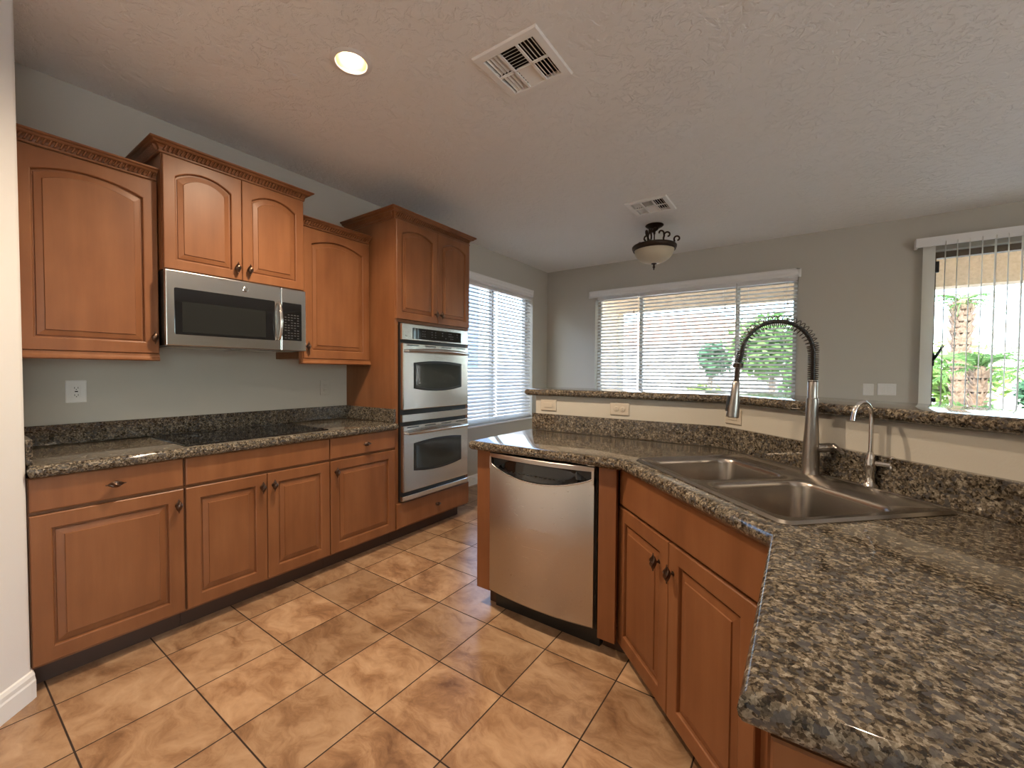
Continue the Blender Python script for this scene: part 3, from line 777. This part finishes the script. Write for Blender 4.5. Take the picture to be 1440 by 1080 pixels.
bm = B(); front_plate(bm, 0, OW, zz(.928), zz(.986)); part('middle_trim', bm, M['steel'], OV)
bm = B(); front_plate(bm, 0, OW, zz(.320), zz(.358)); part('bottom_trim', bm, M['steel'], OV)

# over-the-range microwave
MWO = thing('microwave_oven', 'stainless over-the-range microwave with black window and bowed handle', 'microwave', (.42, .9465, 1.446), PI/2)
MW_, MH = .747, .396
bm = B(); box(bm, .002, MW_-.002, .030, .415, .0, MH); part('body', bm, M['black'], MWO)
bm = B(); box(bm, .03, .34, .10, .36, -.006, 0); box(bm, .40, .71, .10, .36, -.006, 0); part('grease_filters', bm, M['steel'], MWO)
bm = B(); box(bm, 0, .584, 0, .030, 0, MH, 0, .004); md = part('door', bm, M['steel'], MWO)
bm = B(); lp = lambda i, y: [(x, y, z) for x, z in rr(.036+i, .548-i, .060+i, .306-i, .008, 3)]
rings(bm, [lp(0, .001), lp(0, -.001), lp(.002, -.0015)], True, True); wd = part('window', bm, M['blackglass'], md)
bm = B(); box(bm, .070, .492, -.0019, -.0012, .074, .236); part('window_screen', bm, M['mwscreen'], wd)
bm = B(); pts = []; rad = []
for k in range(15):
    s = k/14; b = 1-(2*s-1)**2; pts.append((.566, -.012-.030*b**.6, .066+.236*s)); rad.append(.008+.004*b)
tube(bm, pts, rad, 10); part('handle', bm, M['polished'], md, smooth=40)
bm = B(); lathe(bm, [(.0155, 0), (.0155, .0015), (.013, .003)], (.380, 0, .350), 24, 0, 'y'); bd = part('badge', bm, M['steel'], md, smooth=40)
bm = B()
for r_, a0, a1, cx in ((.0105, 0, 360, .380), (.0042, 60, 330, .3765), (.0038, 70, 330, .3835)):
    tube(bm, [(cx + r_*math.cos(R(a0+(a1-a0)*k/16)), -.0033, .350 + r_*math.sin(R(a0+(a1-a0)*k/16))) for k in range(17)], .0006, 5)
for cx in (.3765, .3835): tube(bm, [(cx, -.0033, .350), (cx+.004, -.0033, .350)], .0006, 5)
part('monogram', bm, M['black'], bd)
bm = B(); box(bm, .587, MW_, 0, .030, 0, MH, 0, .004); mp_ = part('control_panel', bm, M['steel'], MWO)
bm = B(); rings(bm, [[(x, y, z) for x, z in rr(.592, .716, .066, .306, .004, 2)] for y in (.001, -.0015)], True, True); kp = part('keypad', bm, M['blackglass'], mp_)
bm = B()
for r_ in range(10):
    for c_ in range(5):
        if (r_*5+c_) % 7 != 3: box(bm, .606+c_*.020, .618+c_*.020, -.0022, -.0014, .078+r_*.0165, .083+r_*.0165)
part('button_legends', bm, M['legend'], kp)

# ------------------------------------------------------------------ left worktop
lc = thing('countertop', 'dark speckled granite worktop of the left run with backsplash', 'countertop', (.33, 1.35, CB))
bm = B(); slab(bm, [(.003, .438), (.660, .438), (.660, 2.268), (.003, 2.268)], CB, CT, .020); part('slab', bm, M['granite'], lc, world=True, smooth=40)
bm = B(); box(bm, .002, .022, .438, 2.268, CT+.0005, 1.033, 0, .003); part('backsplash', bm, M['granite'], lc, world=True)
bm = B(); box(bm, .023, .628, 2.247, 2.268, CT+.0005, 1.033, 0, .003); part('side_splash', bm, M['granite'], lc, world=True)
bm = B(); box(bm, .023, .610, .438, .458, CT+.0005, 1.033, 0, .003); part('side_splash', bm, M['granite'], lc, world=True)
ck = thing('cooktop', 'black glass electric cooktop set in the left worktop under the microwave', 'cooktop', (.335, 1.355, CT))
bm = B(); rings(bm, [[(x, y, z) for x, y in rr(-.265+i, .265-i, -.39+i, .39-i, .012, 4)] for i, z in ((0, .0005), (0, .004), (.004, .0065))], True, True); part('glass_top', bm, M['blackglass'], ck)
for bx0, by0, br in ((-.13, -.22, .085), (-.13, .20, .105), (.12, -.20, .105), (.12, .20, .075)):
    bm = B()
    for q in (1, .94):
        lathe(bm, [(br*q, 0), (br*q, .0003), (br*q-.002, .0003), (br*q-.002, 0)], (bx0, by0, .0066), 40, cap=False)
    part('burner_ring', bm, M['ring'], ck)

# ------------------------------------------------------------------ peninsula
YW = 2.612; SW = 5.43; XL = 3.86            # bar wall faces: y=YW, x+y=SW, x=XL
EF, SF = 1.965, 4.46                        # counter front edges
YE = .755
def bar_path(off):
    """kitchen-side polyline of the bar wall moved off metres to the kitchen (negative: beyond)"""
    yw = YW-off; sw = SW-off*math.sqrt(2); xl = XL-off
    return yw, sw, xl
def band(bm, o0, o1, x_start, y_end, z0, z1):
    y0, s0, l0 = bar_path(o0); y1, s1, l1 = bar_path(o1)
    a = [(x_start, y0), (s0-y0, y0), (l0, s0-l0), (l0, y_end)]; b = [(x_start, y1), (s1-y1, y1), (l1, s1-l1), (l1, y_end)]
    rings(bm, [[(*a[i], z0), (*a[i], z1), (*b[i], z1), (*b[i], z0)] for i in range(4)], True, True)
bm = B(); band(bm, 0, -.13, 1.655, YE, 0, 1.158); struct('wall_bar', bm, M['wall'], 'low wall carrying the raised bar behind the sink', 'low wall')
def band_poly(o0, o1, xs, ye):
    y0, s0, l0 = bar_path(o0); y1, s1, l1 = bar_path(o1)
    return [(xs, y0), (s0-y0, y0), (l0, s0-l0), (l0, ye), (l1, ye), (l1, s1-l1), (s1-y1, y1), (xs, y1)]
bt = thing('bar_top', 'raised speckled granite bar ledge bending around behind the sink', 'bar top', (2.8, 2.7, 1.16))
bm = B(); slab(bm, band_poly(.035, -.36, 1.585, YE-.03), 1.160, 1.204, .020); part('slab', bm, M['granite'], bt, world=True, smooth=40)
pc = thing('countertop', 'speckled granite peninsula worktop around the sink, corner nearest the camera', 'countertop', (3.1, 1.6, CB))
y_, s_, l_ = bar_path(.002)
poly = [(1.612, EF), (SF-EF, EF), (3.087, SF-3.087), (3.087, YE), (l_, YE), (l_, s_-l_), (s_-y_, y_), (1.612, y_)]
RS2 = math.sqrt(.5)
def ln(a, n): return ((a+n)*RS2, (n-a)*RS2)       # along-sink / across-sink -> world
SK = (.365, 1.190, 3.215, 3.785)
hole = [ln(*p) for p in rr(SK[0]+.02, SK[1]-.02, SK[2]+.02, SK[3]-.02, .04)]
bm = B(); slab(bm, poly, CB, CT, .020, hole); part('slab', bm, M['granite'], pc, world=True, smooth=40)
bm = B(); band(bm, .0225, .0025, 1.640, YE+.01, CT+.0005, 1.040); part('backsplash', bm, M['granite'], pc, world=True)

# sink
sk = thing('double_sink', 'stainless double-bowl drop-in sink set diagonally in the peninsula worktop', 'sink', (*ln((SK[0]+SK[1])/2, (SK[2]+SK[3])/2), CT), -PI/4)
ca, cn = (SK[0]+SK[1])/2, (SK[2]+SK[3])/2
bowls = [(.425, .765, 3.252, 3.640), (.815, 1.152, 3.252, 3.632)]
bm = B()
outer = rr(SK[0]-ca, SK[1]-ca, SK[2]-cn, SK[3]-cn, .035)
inn = rr(SK[0]-ca+.010, SK[1]-ca-.010, SK[2]-cn+.010, SK[3]-cn-.010, .028)
inn2 = rr(SK[0]-ca+.014, SK[1]-ca-.014, SK[2]-cn+.014, SK[3]-cn-.014, .026)
vs = rings(bm, [[(x, y, z) for x, y in q] for q, z in ((outer, .0005), (outer, .003), (inn, .0095), (inn2, .0055))])
hl_ = []
for b in bowls:
    L = []
    for ins, z, r_ in ((0, .0055, .055), (.005, .001, .052), (.008, -.012, .050), (.016, -.12, .050), (.024, -.155, .055), (.045, -.176, .05), (.08, -.183, .04)):
        L.append([(x, y, z) for x, y in rr(b[0]-ca+ins, b[1]-ca-ins, b[2]-cn+ins, b[3]-cn-ins, r_)])
    v = rings(bm, L, False, True); hl_.append(v[0])
fill(bm, [vs[-1]] + hl_)
body = part('basin', bm, M['sinksteel'], sk, smooth=50)
for b in bowls:
    bm = B(); lathe(bm, [(.042, 0), (.042, .002), (.034, .003), (.030, -.004), (.006, -.004), (.006, .006), (.001, .007)], ((b[0]+b[1])/2-ca, (b[2]+b[3])/2-cn, -.183), 24)
    part('drain', bm, M['polished'], sk, smooth=40)
bm = B()
for k in range(4): box(bm, .44-ca, .66-ca, 3.662-cn+k*.016, 3.668-cn+k*.016, .005, .0068)
part('deck_ribs', bm, M['sinksteel'], sk)

# spring faucet
FB = Vector((3.175, 2.135, CT+.0058)); FD = Vector((-.945, -.325, 0)).normalized(); span = .243
fc = thing('spring_faucet', 'tall pull-down kitchen faucet with exposed spring arch behind the sink', 'faucet', FB)
def fp(s, z): return (FD.x*s, FD.y*s, z-FB.z)
bm = B(); lathe(bm, [(.031, 0), (.031, .004), (.028, .008), (.0275, .03), (.0262, .10), (.0215, .20), (.0195, .285), (.0165, .288)], (0, 0, 0), 28); part('body', bm, M['nickel'], fc, smooth=40)
bm = B(); lathe(bm, [(.0160, 0), (.0160, .065), (.013, .070)], (0, 0, .286), 20); part('neck_tube', bm, M['nickel'], fc, smooth=40)
path = [Vector(fp(0, 1.285 + .105*k/8)) for k in range(9)]
rad_ = span/2; zc = 1.392
for k in range(1, 33):
    a = PI*k/32; path.append(Vector(fp(rad_ - rad_*math.cos(a), zc + .124*math.sin(a))))
for k in range(1, 4): path.append(Vector(fp(span + .003*k, zc - .012*k)))
bm = B(); tube(bm, path, .0078, 10); part('hose', bm, M['black'], fc, smooth=50)
# coil
seglen = [0]
for a_, b_ in zip(path, path[1:]): seglen.append(seglen[-1] + (b_-a_).length)
tot = seglen[-1]; pts = []; s = 0; ang = 0; side = Vector((-FD.y, FD.x, 0))
while s < tot:
    i = max(k for k in range(len(path)-1) if seglen[k] <= s+1e-9); t = (s-seglen[i])/(seglen[i+1]-seglen[i])
    p = path[i].lerp(path[i+1], t); d = (path[i+1]-path[i]).normalized(); nn = side.cross(d).normalized()
    u = s/tot; r_ = .0165 + .0065*max(0, math.sin(PI*min(1, max(0, (u-.20)/.68))))**.6
    pts.append(p + nn*r_*math.cos(ang) + side*r_*math.sin(ang))
    pitch = .0072 if (u < .26 or u > .90) else .0150
    s += pitch/14; ang += 2*PI/14
bm = B(); tube(bm, pts, .0016, 5); part('spring_coil', bm, M['bronze'], fc, smooth=60, label='dark spring coil')
hd = Vector(fp(span+.012, 1.350)); hb_ = Vector(fp(span+.030, 1.140)); ax = (hb_-hd).normalized()
bm = B(); tube(bm, [hd - ax*.004, hd + ax*.012, hd + ax*.013, hd + ax*.07], [.0185, .0185, .009, .009], 16); part('collar', bm, M['bronze'], fc, smooth=40)
L = (hb_-hd).length
bm = B(); tube(bm, [hd + ax*.066, hd + ax*.070, hd + ax*.12, hd + ax*(L-.03), hd + ax*(L-.004), hd + ax*L], [.010, .0135, .0165, .0225, .0235, .020], 20); sh = part('spray_head', bm, M['nickel'], fc, smooth=40)
bm = B(); c_ = hd + ax*(L-.055) + FD*.021; tube(bm, [c_ - ax*.03, c_ + ax*.03], [.006, .007], 8); part('spray_button', bm, M['black'], sh, smooth=40)
bm = B(); LD = Vector((.93, .25, .06)).normalized()
tube(bm, [(0, 0, .098), tuple(Vector((0, 0, .098)) + LD*.045)], .0175, 16); part('valve_hub', bm, M['nickel'], fc, smooth=40)
bm = B(); p0 = Vector((0, 0, .100)) + LD*.045
tube(bm, [p0, p0 + LD*.012, p0 + LD*.028 + Vector((0, 0, .002)), p0 + LD*.040 + Vector((0, -.02, -.004)), p0 + LD*.05 + Vector((0, -.07, -.010))], [.0175, .0175, .014, .008, .006], 14); part('lever', bm, M['nickel'], fc, smooth=40)

# filtered-water tap
tp = thing('filter_tap', 'small gooseneck drinking-water tap to the right of the spring faucet', 'tap', (3.337, 2.032, CT+.0055))
bm = B(); lathe(bm, [(.024, 0), (.024, .004), (.016, .012), (.0125, .03), (.0135, .05), (.016, .065), (.0165, .08), (.011, .105), (.0085, .112), (.0085, .118)], (0, 0, 0), 24); part('base', bm, M['polished'], tp, smooth=40)
TD = Vector((-.62, -.78, 0)).normalized(); pts = [(0, 0, .11 + .02*k) for k in range(7)]
for k in range(1, 17):
    a = PI*.92*k/16; pts.append((TD.x*(.042-.042*math.cos(a)), TD.y*(.042-.042*math.cos(a)), .235 + .050*math.sin(a)))
e_ = Vector(pts[-1]); pts.append(tuple(e_ + Vector((TD.x*.004, TD.y*.004, -.022))))
bm = B(); tube(bm, pts, [.0068]*len(pts[:-2]) + [.0068, .0075], 12); part('spout', bm, M['polished'], tp, smooth=50)
bm = B(); HD = Vector((.80, -.2, 0)).normalized(); c0 = Vector((0, 0, .080)); tube(bm, [c0, c0 + HD*.050], [.010, .008], 12)
q = c0 + HD*.055; lathe(bm, [(.001, -.020), (.008, -.016), (.009, -.004), (.006, .004), (.0055, .012), (.009, .020), (.007, .028), (.001, .031)], q, 14); part('handle', bm, M['polished'], tp, smooth=40)

# peninsula cabinets
gp = 'peninsula cabinets below the sink worktop'
FY = 2.000
ep = tag(part('end_panel', box(B(), 1.648, 1.738, FY, YW-.004, .10, CB-.002), M['wood']), 'narrow maple end panel left of the dishwasher', 'cabinet panel')
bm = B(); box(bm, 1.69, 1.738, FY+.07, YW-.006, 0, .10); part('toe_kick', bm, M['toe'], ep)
fp_ = tag(part('filler_panel', box(B(), 2.378, 2.462, FY-.004, FY+.02, .075, CB-.002), M['wood']), 'maple filler stile between the dishwasher and the sink cabinet', 'cabinet panel')
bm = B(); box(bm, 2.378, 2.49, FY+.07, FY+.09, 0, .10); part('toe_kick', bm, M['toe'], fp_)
# diagonal sink base: origin on the face plane x+y = 4.53
SFACE = 4.527/math.sqrt(2)
a0 = .292; AW = .905
sb = thing('sink_base_cabinet', 'diagonal two-door maple cabinet below the sink', 'cabinet', (*ln(a0, SFACE), 0), -PI/4)
bm = B(); box(bm, -.035, AW, .0, .018, .062, CB-.002); box(bm, .0, .018, .018, .40, .09, CB-.2); box(bm, AW-.018, AW, .018, .40, .09, CB-.2); box(bm, .018, AW-.018, .018, .40, .09, .108)
part('body', bm, M['wood'], sb)
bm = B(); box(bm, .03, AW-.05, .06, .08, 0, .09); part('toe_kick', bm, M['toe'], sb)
drawer(sb, .0, .712, AW-.01, CB-.716, False, 0, 'false_front')
door(sb, .0, .062, .424, .640, .362, .540, 0, .058)
door(sb, .428, .062, .424, .640, .030, .540, 0, .058)
# cabinet of the short leg, its end panel faces the camera
eb = thing('base_cabinet', 'maple base cabinet under the worktop corner nearest the camera', 'cabinet', (3.118, .79, 0), 0)
bm = B(); box(bm, .0, .70, .0, .622, .09, CB-.22); box(bm, .0, .70, .0, .48, CB-.22, CB-.002); box(bm, .0, .018, .48, .622, CB-.22, CB-.002); part('body', bm, M['wood'], eb)
bm = B(); box(bm, .03, .66, .05, .60, 0, .09); part('toe_kick', bm, M['wood'], eb)
door(eb, .004, .10, .346, .775, None, None, 0, .058); door(eb, .354, .10, .342, .775, None, None, 0, .058)

# dishwasher
dw = thing('dishwasher', 'stainless dishwasher with curved front and black pocket handle', 'dishwasher', (1.746, FY, 0))
DW_ = .612
bm = B(); box(bm, .004, DW_+.008, .012, .55, .10, CB-.006); part('tub', bm, M['black'], dw)
bm = B(); box(bm, .0, DW_+.01, .05, .09, .0, .115); part('toe_plate', bm, M['black'], dw)
def bow(s): return -.012 - .030*(1-(2*s-1)**2)
bm = B(); N = 24
ztop, zhl = .866, .80
def zcut(s): return .848 - .030 - .062*(1-(2*s-1)**2)**.9
front = []; z_rows = []
vs = []
for k in range(N+1):
    s = k/N; x = s*DW_; y = bow(s)
    vs.append([bm.verts.new(p) for p in ((x, .012, .118), (x, y+.006, .112), (x, y, .120), (x, y, .45), (x, y, zcut(s)-.006), (x, y+.003, zcut(s)), (x, y+.05, zcut(s)+.004))])
for a_, b_ in zip(vs, vs[1:]):
    for i in range(6): face(bm, (a_[i], b_[i], b_[i+1], a_[i+1]))
face(bm, vs[0]); face(bm, vs[-1][::-1])
fd = part('door', bm, M['steelv'], dw, smooth=35)
# top rail of the door
bm = B(); vs = []
for k in range(N+1):
    s = k/N; x = s*DW_; y = bow(s)
    vs.append([bm.verts.new(p) for p in ((x, .012, .853), (x, y, .853), (x, y, .872), (x, y+.003, .876), (x, .012, .876))])
for a_, b_ in zip(vs, vs[1:]):
    for i in range(5): face(bm, (a_[i], b_[i], b_[(i+1) % 5], a_[(i+1) % 5]))
face(bm, vs[0]); face(bm, vs[-1][::-1])
part('top_rail', bm, M['steelv'], fd, smooth=35)
bm = B()
for x0, x1 in ((0, .012), (DW_-.012, DW_)): box(bm, x0, x1, -.016, .012, .79, .856)
part('door_cheek', bm, M['steelv'], fd)
# bright lip and pocket with controls
bm = B(); tube(bm, [(.008 + (DW_-.016)*k/N, bow(k/N)-.001, zcut(k/N)) for k in range(N+1)], .0035, 8); part('handle_lip', bm, M['polished'], fd, smooth=50)
bm = B(); vs = []
for k in range(N+1):
    s = k/N; x = .008+s*(DW_-.016); vs.append([bm.verts.new(p) for p in ((x, bow(s)+.045, .855), (x, bow(s)+.030, .80), (x, bow(s)+.012, zcut(s)+.003))])
for a_, b_ in zip(vs, vs[1:]):
    for i in range(2): face(bm, (a_[i], b_[i], b_[i+1], a_[i+1]))
pk = part('handle_pocket', bm, M['blackglass'], fd, smooth=35)
bm = B()
for k in range(13):
    s = .22+.52*k/12; x = .008+s*(DW_-.016); y = bow(s)+.030; z = .797; 
    box(bm, x, x+.012, y-.010, y-.006, z-.012, z-.007)
part('button_legends', bm, M['legend'], pk)

# ------------------------------------------------------------------ outlets and switches
def outlet(name, label, loc, rz, kind, mat, w=.075, h=.118, group=None, cat='outlet'):
    o = thing(name, label, cat, loc, rz, group)
    bm = B(); rings(bm, [[(x, y, z) for x, z in rr(-w/2+i, w/2-i, -h/2+i, h/2-i, .004, 2)] for i, y in ((0, -.0005), (0, -.004), (.004, -.0065))], True, True); part('cover_plate', bm, mat, o)
    hor = w > h
    if kind == 'gfci':
        bm = B(); box(bm, -.0165, .0165, -.0085, -.006, -.0335, .0335, 0, .0008); r_ = part('receptacle', bm, mat, o)
        bm = B()
        for zc_ in (-.019, .019):
            box(bm, -.0075, -.0055, -.0092, -.0080, zc_-.004, zc_+.005); box(bm, .0055, .0075, -.0092, -.0080, zc_-.004, zc_+.005); box(bm, -.002, .002, -.0092, -.0080, zc_-.010, zc_-.006)
        box(bm, -.006, .006, -.0092, -.0080, -.003, .003); part('slots', bm, M['dark'], r_)
    elif kind == 'duplex':
        for q in (-.0195, .0195):
            bm = B(); a, b = (q, 0) if hor else (0, q)
            lathe(bm, [(.0165, .006), (.0165, .0082), (.015, .009)], (a, 0, b), 20, 0, 'y'); r_ = part('receptacle', bm, mat, o, smooth=40)
            bm = B()
            if hor: 
                for dz in (-.006, .006): box(bm, a-.003, a+.004, -.0096, -.0088, b+dz-.0008, b+dz+.0008)
            else:
                for dx in (-.006, .006): box(bm, a+dx-.0008, a+dx+.0008, -.0096, -.0088, b-.003, b+.004)
            part('slots', bm, M['dark'], r_)
    else:
        n = 2 if kind == 'rocker2' else 1
        for k in range(n):
            cx = (k-(n-1)/2)*.046
            bm = B()
            if hor and n == 1: box(bm, -.033, .033, -.0095, -.006, -.0165, .0165, 0, .002)
            else: box(bm, cx-.0165, cx+.0165, -.0095, -.006, -.033, .033, 0, .002)
            part('rocker', bm, mat, o)
    return o
outlet('wall_outlet', 'white outlet plate on the wall below the large left cabinet', (.0, .679, 1.200), PI/2, 'gfci', M['plate'], .080, .118)
outlet('wall_outlet', 'outlet plate on the wall below the narrow cabinet near the oven', (.0, 2.075, 1.185), PI/2, 'duplex', M['wall'], .080, .118)
outlet('light_switch', 'narrow white switch plate on the back wall, left of the double one', (3.676, YB, 1.165), 0, 'rocker', M['plate'], .082, .118, None, 'switch')
outlet('light_switch', 'wide white double switch plate on the back wall near the patio door', (3.813, YB, 1.170), 0, 'rocker2', M['plate'], .138, .115, None, 'switch')
outlet('wall_outlet', 'almond outlet plate under the bar ledge at its left end', (1.755, YW, 1.098), 0, 'rocker', M['almond'], .118, .075)
outlet('wall_outlet', 'almond outlet plate under the middle of the bar ledge, slots showing', (2.245, YW, 1.098), 0, 'duplex', M['almond'], .118, .075)
ow_ = outlet('light_switch', 'almond sideways switch plate under the bar ledge left of the spray head', (2.858, SW-2.858, 1.095), -PI/4, 'rocker', M['almond'], .118, .075, None, 'switch')

# ------------------------------------------------------------------ ceiling fixtures
def recessed(label, x, y, group=None, power=1):
    o = thing('recessed_light', label, 'ceiling light', (x, y, H), 0, group)
    bm = B(); lathe(bm, [(.070, -.002), (.073, -.006), (.090, -.004), (.096, -.0006), (.096, 0), (.070, 0)], (0, 0, 0), 36, cap=False); part('trim_ring', bm, M['white'], o, smooth=40)
    bm = B(); lathe(bm, [(.071, -.002), (.066, .03), (.056, .075), (.050, .085)], (0, 0, 0), 36, cap=False); part('reflector', bm, M['gold'], o, smooth=60)
    bm = B(); lathe(bm, [(.001, .022), (.030, .026), (.046, .040), (.047, .06), (.03, .08)], (0, 0, 0), 28); part('bulb', bm, M['bulb'], o, smooth=60)
    lamp('SPOT', 'recessed_lamp', (x, y, H-.004), CAN_POWER*power, CAN_COLOR, spot_size=R(158), spot_blend=.95, shadow_soft_size=.045)
    return o
# the ceiling is opened for each can
cans = [('glowing recessed can light in the ceiling above the left cabinets', 1.338, 1.418, 1.1), ('recessed can light above the sink, outside the top of the frame', 2.72, 1.42, .34),
        ('unseen can light added as fill in the kitchen ceiling behind the camera', 1.95, -.35, .35), ('unseen can light added as fill in the family room ceiling, near its middle', 6.4, 1.2, .8), ('unseen can light added as fill in the family room ceiling towards the rear wall', 6.4, -1.6, .8)]  # the last three cans are unseen, added as fill light
ce = bpy.data.objects['ceiling']
bm = B()
poly = [(-.4, YR-.3), (XR+.3, YR-.3), (XR+.3, YB+.25), (-.4, YB+.25)]
vo = [bm.verts.new((x, y, H)) for x, y in poly]; loops = [vo]
VENTS = [(2.006, 1.902), (2.006, 3.950)]
for _, x, y, _g in cans:
    loops.append([bm.verts.new((x + .0705*math.cos(2*PI*k/32), y + .0705*math.sin(2*PI*k/32), H)) for k in range(32)])
for x, y in VENTS: loops.append([bm.verts.new((x+sx*.135, y+sy_*.135, H)) for sx, sy_ in ((-1, -1), (1, -1), (1, 1), (-1, 1))])
fill(bm, loops)
for f in bm.faces:
    if f.normal.z > 0: f.normal_flip()
box(bm, -.4, XR+.3, YR-.3, YB+.25, H+.15, H+.25)
me = bpy.data.meshes.new('ceiling'); bm.to_mesh(me); bm.free(); me.materials.append(M['ceiling']); ce.data = me
for lb, x, y, pw in cans: recessed(lb, x, y, None, pw)

def register(label, x, y):
    o = thing('ceiling_vent', label, 'air vent', (x, y, H), 0, 'square ceiling vents'); s = .177; q = .135
    bm = B()
    lp = lambda r_, z: [(-r_, -r_, z), (r_, -r_, z), (r_, r_, z), (-r_, r_, z)]
    rings(bm, [lp(s, -.0005), lp(s, -.004), lp(s-.006, -.010), lp(q+.004, -.012), lp(q, -.010), lp(q, .012)])
    for xx in (-.049, .049): box(bm, xx-.006, xx+.006, -q, q, -.011, -.004)
    box(bm, -q, -.049, -.006, .006, -.011, -.004); box(bm, .049, q, -.006, .006, -.011, -.004); box(bm, -.043, .043, -.003, .003, -.011, -.004)
    part('frame', bm, M['ventwhite'], o)
    def louver(bm, p, d, tilt_dir, w=.020, ang=R(40)):
        p = Vector(p); a, b = Vector(d[0]), Vector(d[1]); t = Vector(tilt_dir)
        v = t*math.cos(ang)*w/2 + Vector((0, 0, 1))*math.sin(ang)*w/2; nn = Vector((0, 0, .0012))
        rings(bm, [[p+a-v-nn, p+a+v-nn, p+a+v+nn, p+a-v+nn], [p+b-v-nn, p+b+v-nn, p+b+v+nn, p+b-v+nn]], True, True)
    for sgn in (-1, 1):
        bm = B()
        for k in range(4):
            xc = sgn*(.062+.019*k)
            for y0, y1 in ((-q, -.006), (.006, q)): louver(bm, (xc, 0, .001), ((0, y0, 0), (0, y1, 0)), (-sgn, 0, 0), .0135)
        part('side_louvers', bm, M['ventwhite'], o)
    bm = B()
    for sgn in (-1, 1):
        for k in range(7 if sgn > 0 else 6):
            yc = sgn*(.014+.019*k); louver(bm, (0, yc, .001), ((-.043, 0, 0), (.043, 0, 0)), (0, -sgn, 0), .018)
    part('centre_louvers', bm, M['ventwhite'], o)
    bm = B(); rings(bm, [lp(q+.004, -.001), lp(q+.004, .10)], False, True); part('duct_box', bm, M['duct'], o)
register('large square white ceiling vent near the recessed light, closest to the camera', *VENTS[0])
register('square white ceiling vent just in front of the bronze bowl light', *VENTS[1])

# bronze semi-flush bowl light
bl = thing('bowl_ceiling_light', 'bronze scroll-arm ceiling light with alabaster glass bowl', 'ceiling light', (1.893, 4.46, H))
bm = B(); lathe(bm, [(.086, -.0005), (.088, -.006), (.080, -.014), (.062, -.024), (.040, -.032), (.036, -.046), (.024, -.056), (.012, -.062), (.010, -.09)], (0, 0, 0), 32); part('canopy', bm, M['bronze'], bl, smooth=40)
bm = B(); tube(bm, [(0, 0, -.085), (0, 0, -.40)], .006, 10); part('stem', bm, M['bronze'], bl)
bm = B(); lathe(bm, [(.190, -.215), (.207, -.206), (.214, -.216), (.212, -.232), (.205, -.240), (.205, -.250), (.196, -.256), (.188, -.250), (.188, -.222), (.190, -.215)], (0, 0, 0), 48, cap=False)
part('rim', bm, M['bronze'], bl, smooth=40)
bm = B(); prof = []
for k in range(13):
    a = PI/2*k/12; prof.append((.190*math.cos(a)**.85 if k < 12 else .002, -.246 - .135*math.sin(a)**1.1))
inner = [(max(r_-.004, .001), z+.004) for r_, z in prof[::-1]]
lathe(bm, prof+inner, (0, 0, 0), 48, cap=False); part('glass_bowl', bm, M['alabaster'], bl, smooth=60)
bm = B(); lathe(bm, [(.001, -.375), (.026, -.378), (.027, -.386), (.012, -.392), (.008, -.402), (.013, -.412), (.012, -.422), (.005, -.430), (.008, -.438), (.001, -.446)], (0, 0, 0), 20); part('finial', bm, M['bronze'], bl, smooth=40)
def spiral(cx, cz, r0, r1, a0, a1, n):
    return [(cx + (r0+(r1-r0)*k/n)*math.cos(R(a0+(a1-a0)*k/n)), cz + (r0+(r1-r0)*k/n)*math.sin(R(a0+(a1-a0)*k/n))) for k in range(n+1)]
for k in range(3):
    a = R(28 + 120*k); dx, dy = math.cos(a), math.sin(a)
    main = spiral(.060, -.078, .010, .032, 200, -10, 18) + [(.094, -.105), (.088, -.130), (.092, -.155), (.108, -.175), (.135, -.187), (.165, -.182), (.190, -.165)] + spiral(.222, -.140, .034, .014, 225, -90, 16)
    sub = [(.088, -.135)] + spiral(.128, -.098, .034, .014, 200, -90, 14)
    bm = B()
    for c_ in (main, sub): tube(bm, [(dx*r_, dy*r_, z) for r_, z in c_], .0085, 8)
    tube(bm, [(dx*.165, dy*.165, -.182), (dx*.198, dy*.198, -.212)], .009, 8)
    part('scroll_arm', bm, M['bronze'], bl, smooth=50)
bm = B()
for k in range(3):
    a = R(100+120*k); lathe(bm, [(.001, 0), (.011, -.01), (.012, -.05), (.020, -.09), (.022, -.11), (.001, -.125)], (.055*math.cos(a), .055*math.sin(a), -.245), 12)
part('bulbs', bm, M['white'], bl, smooth=50)
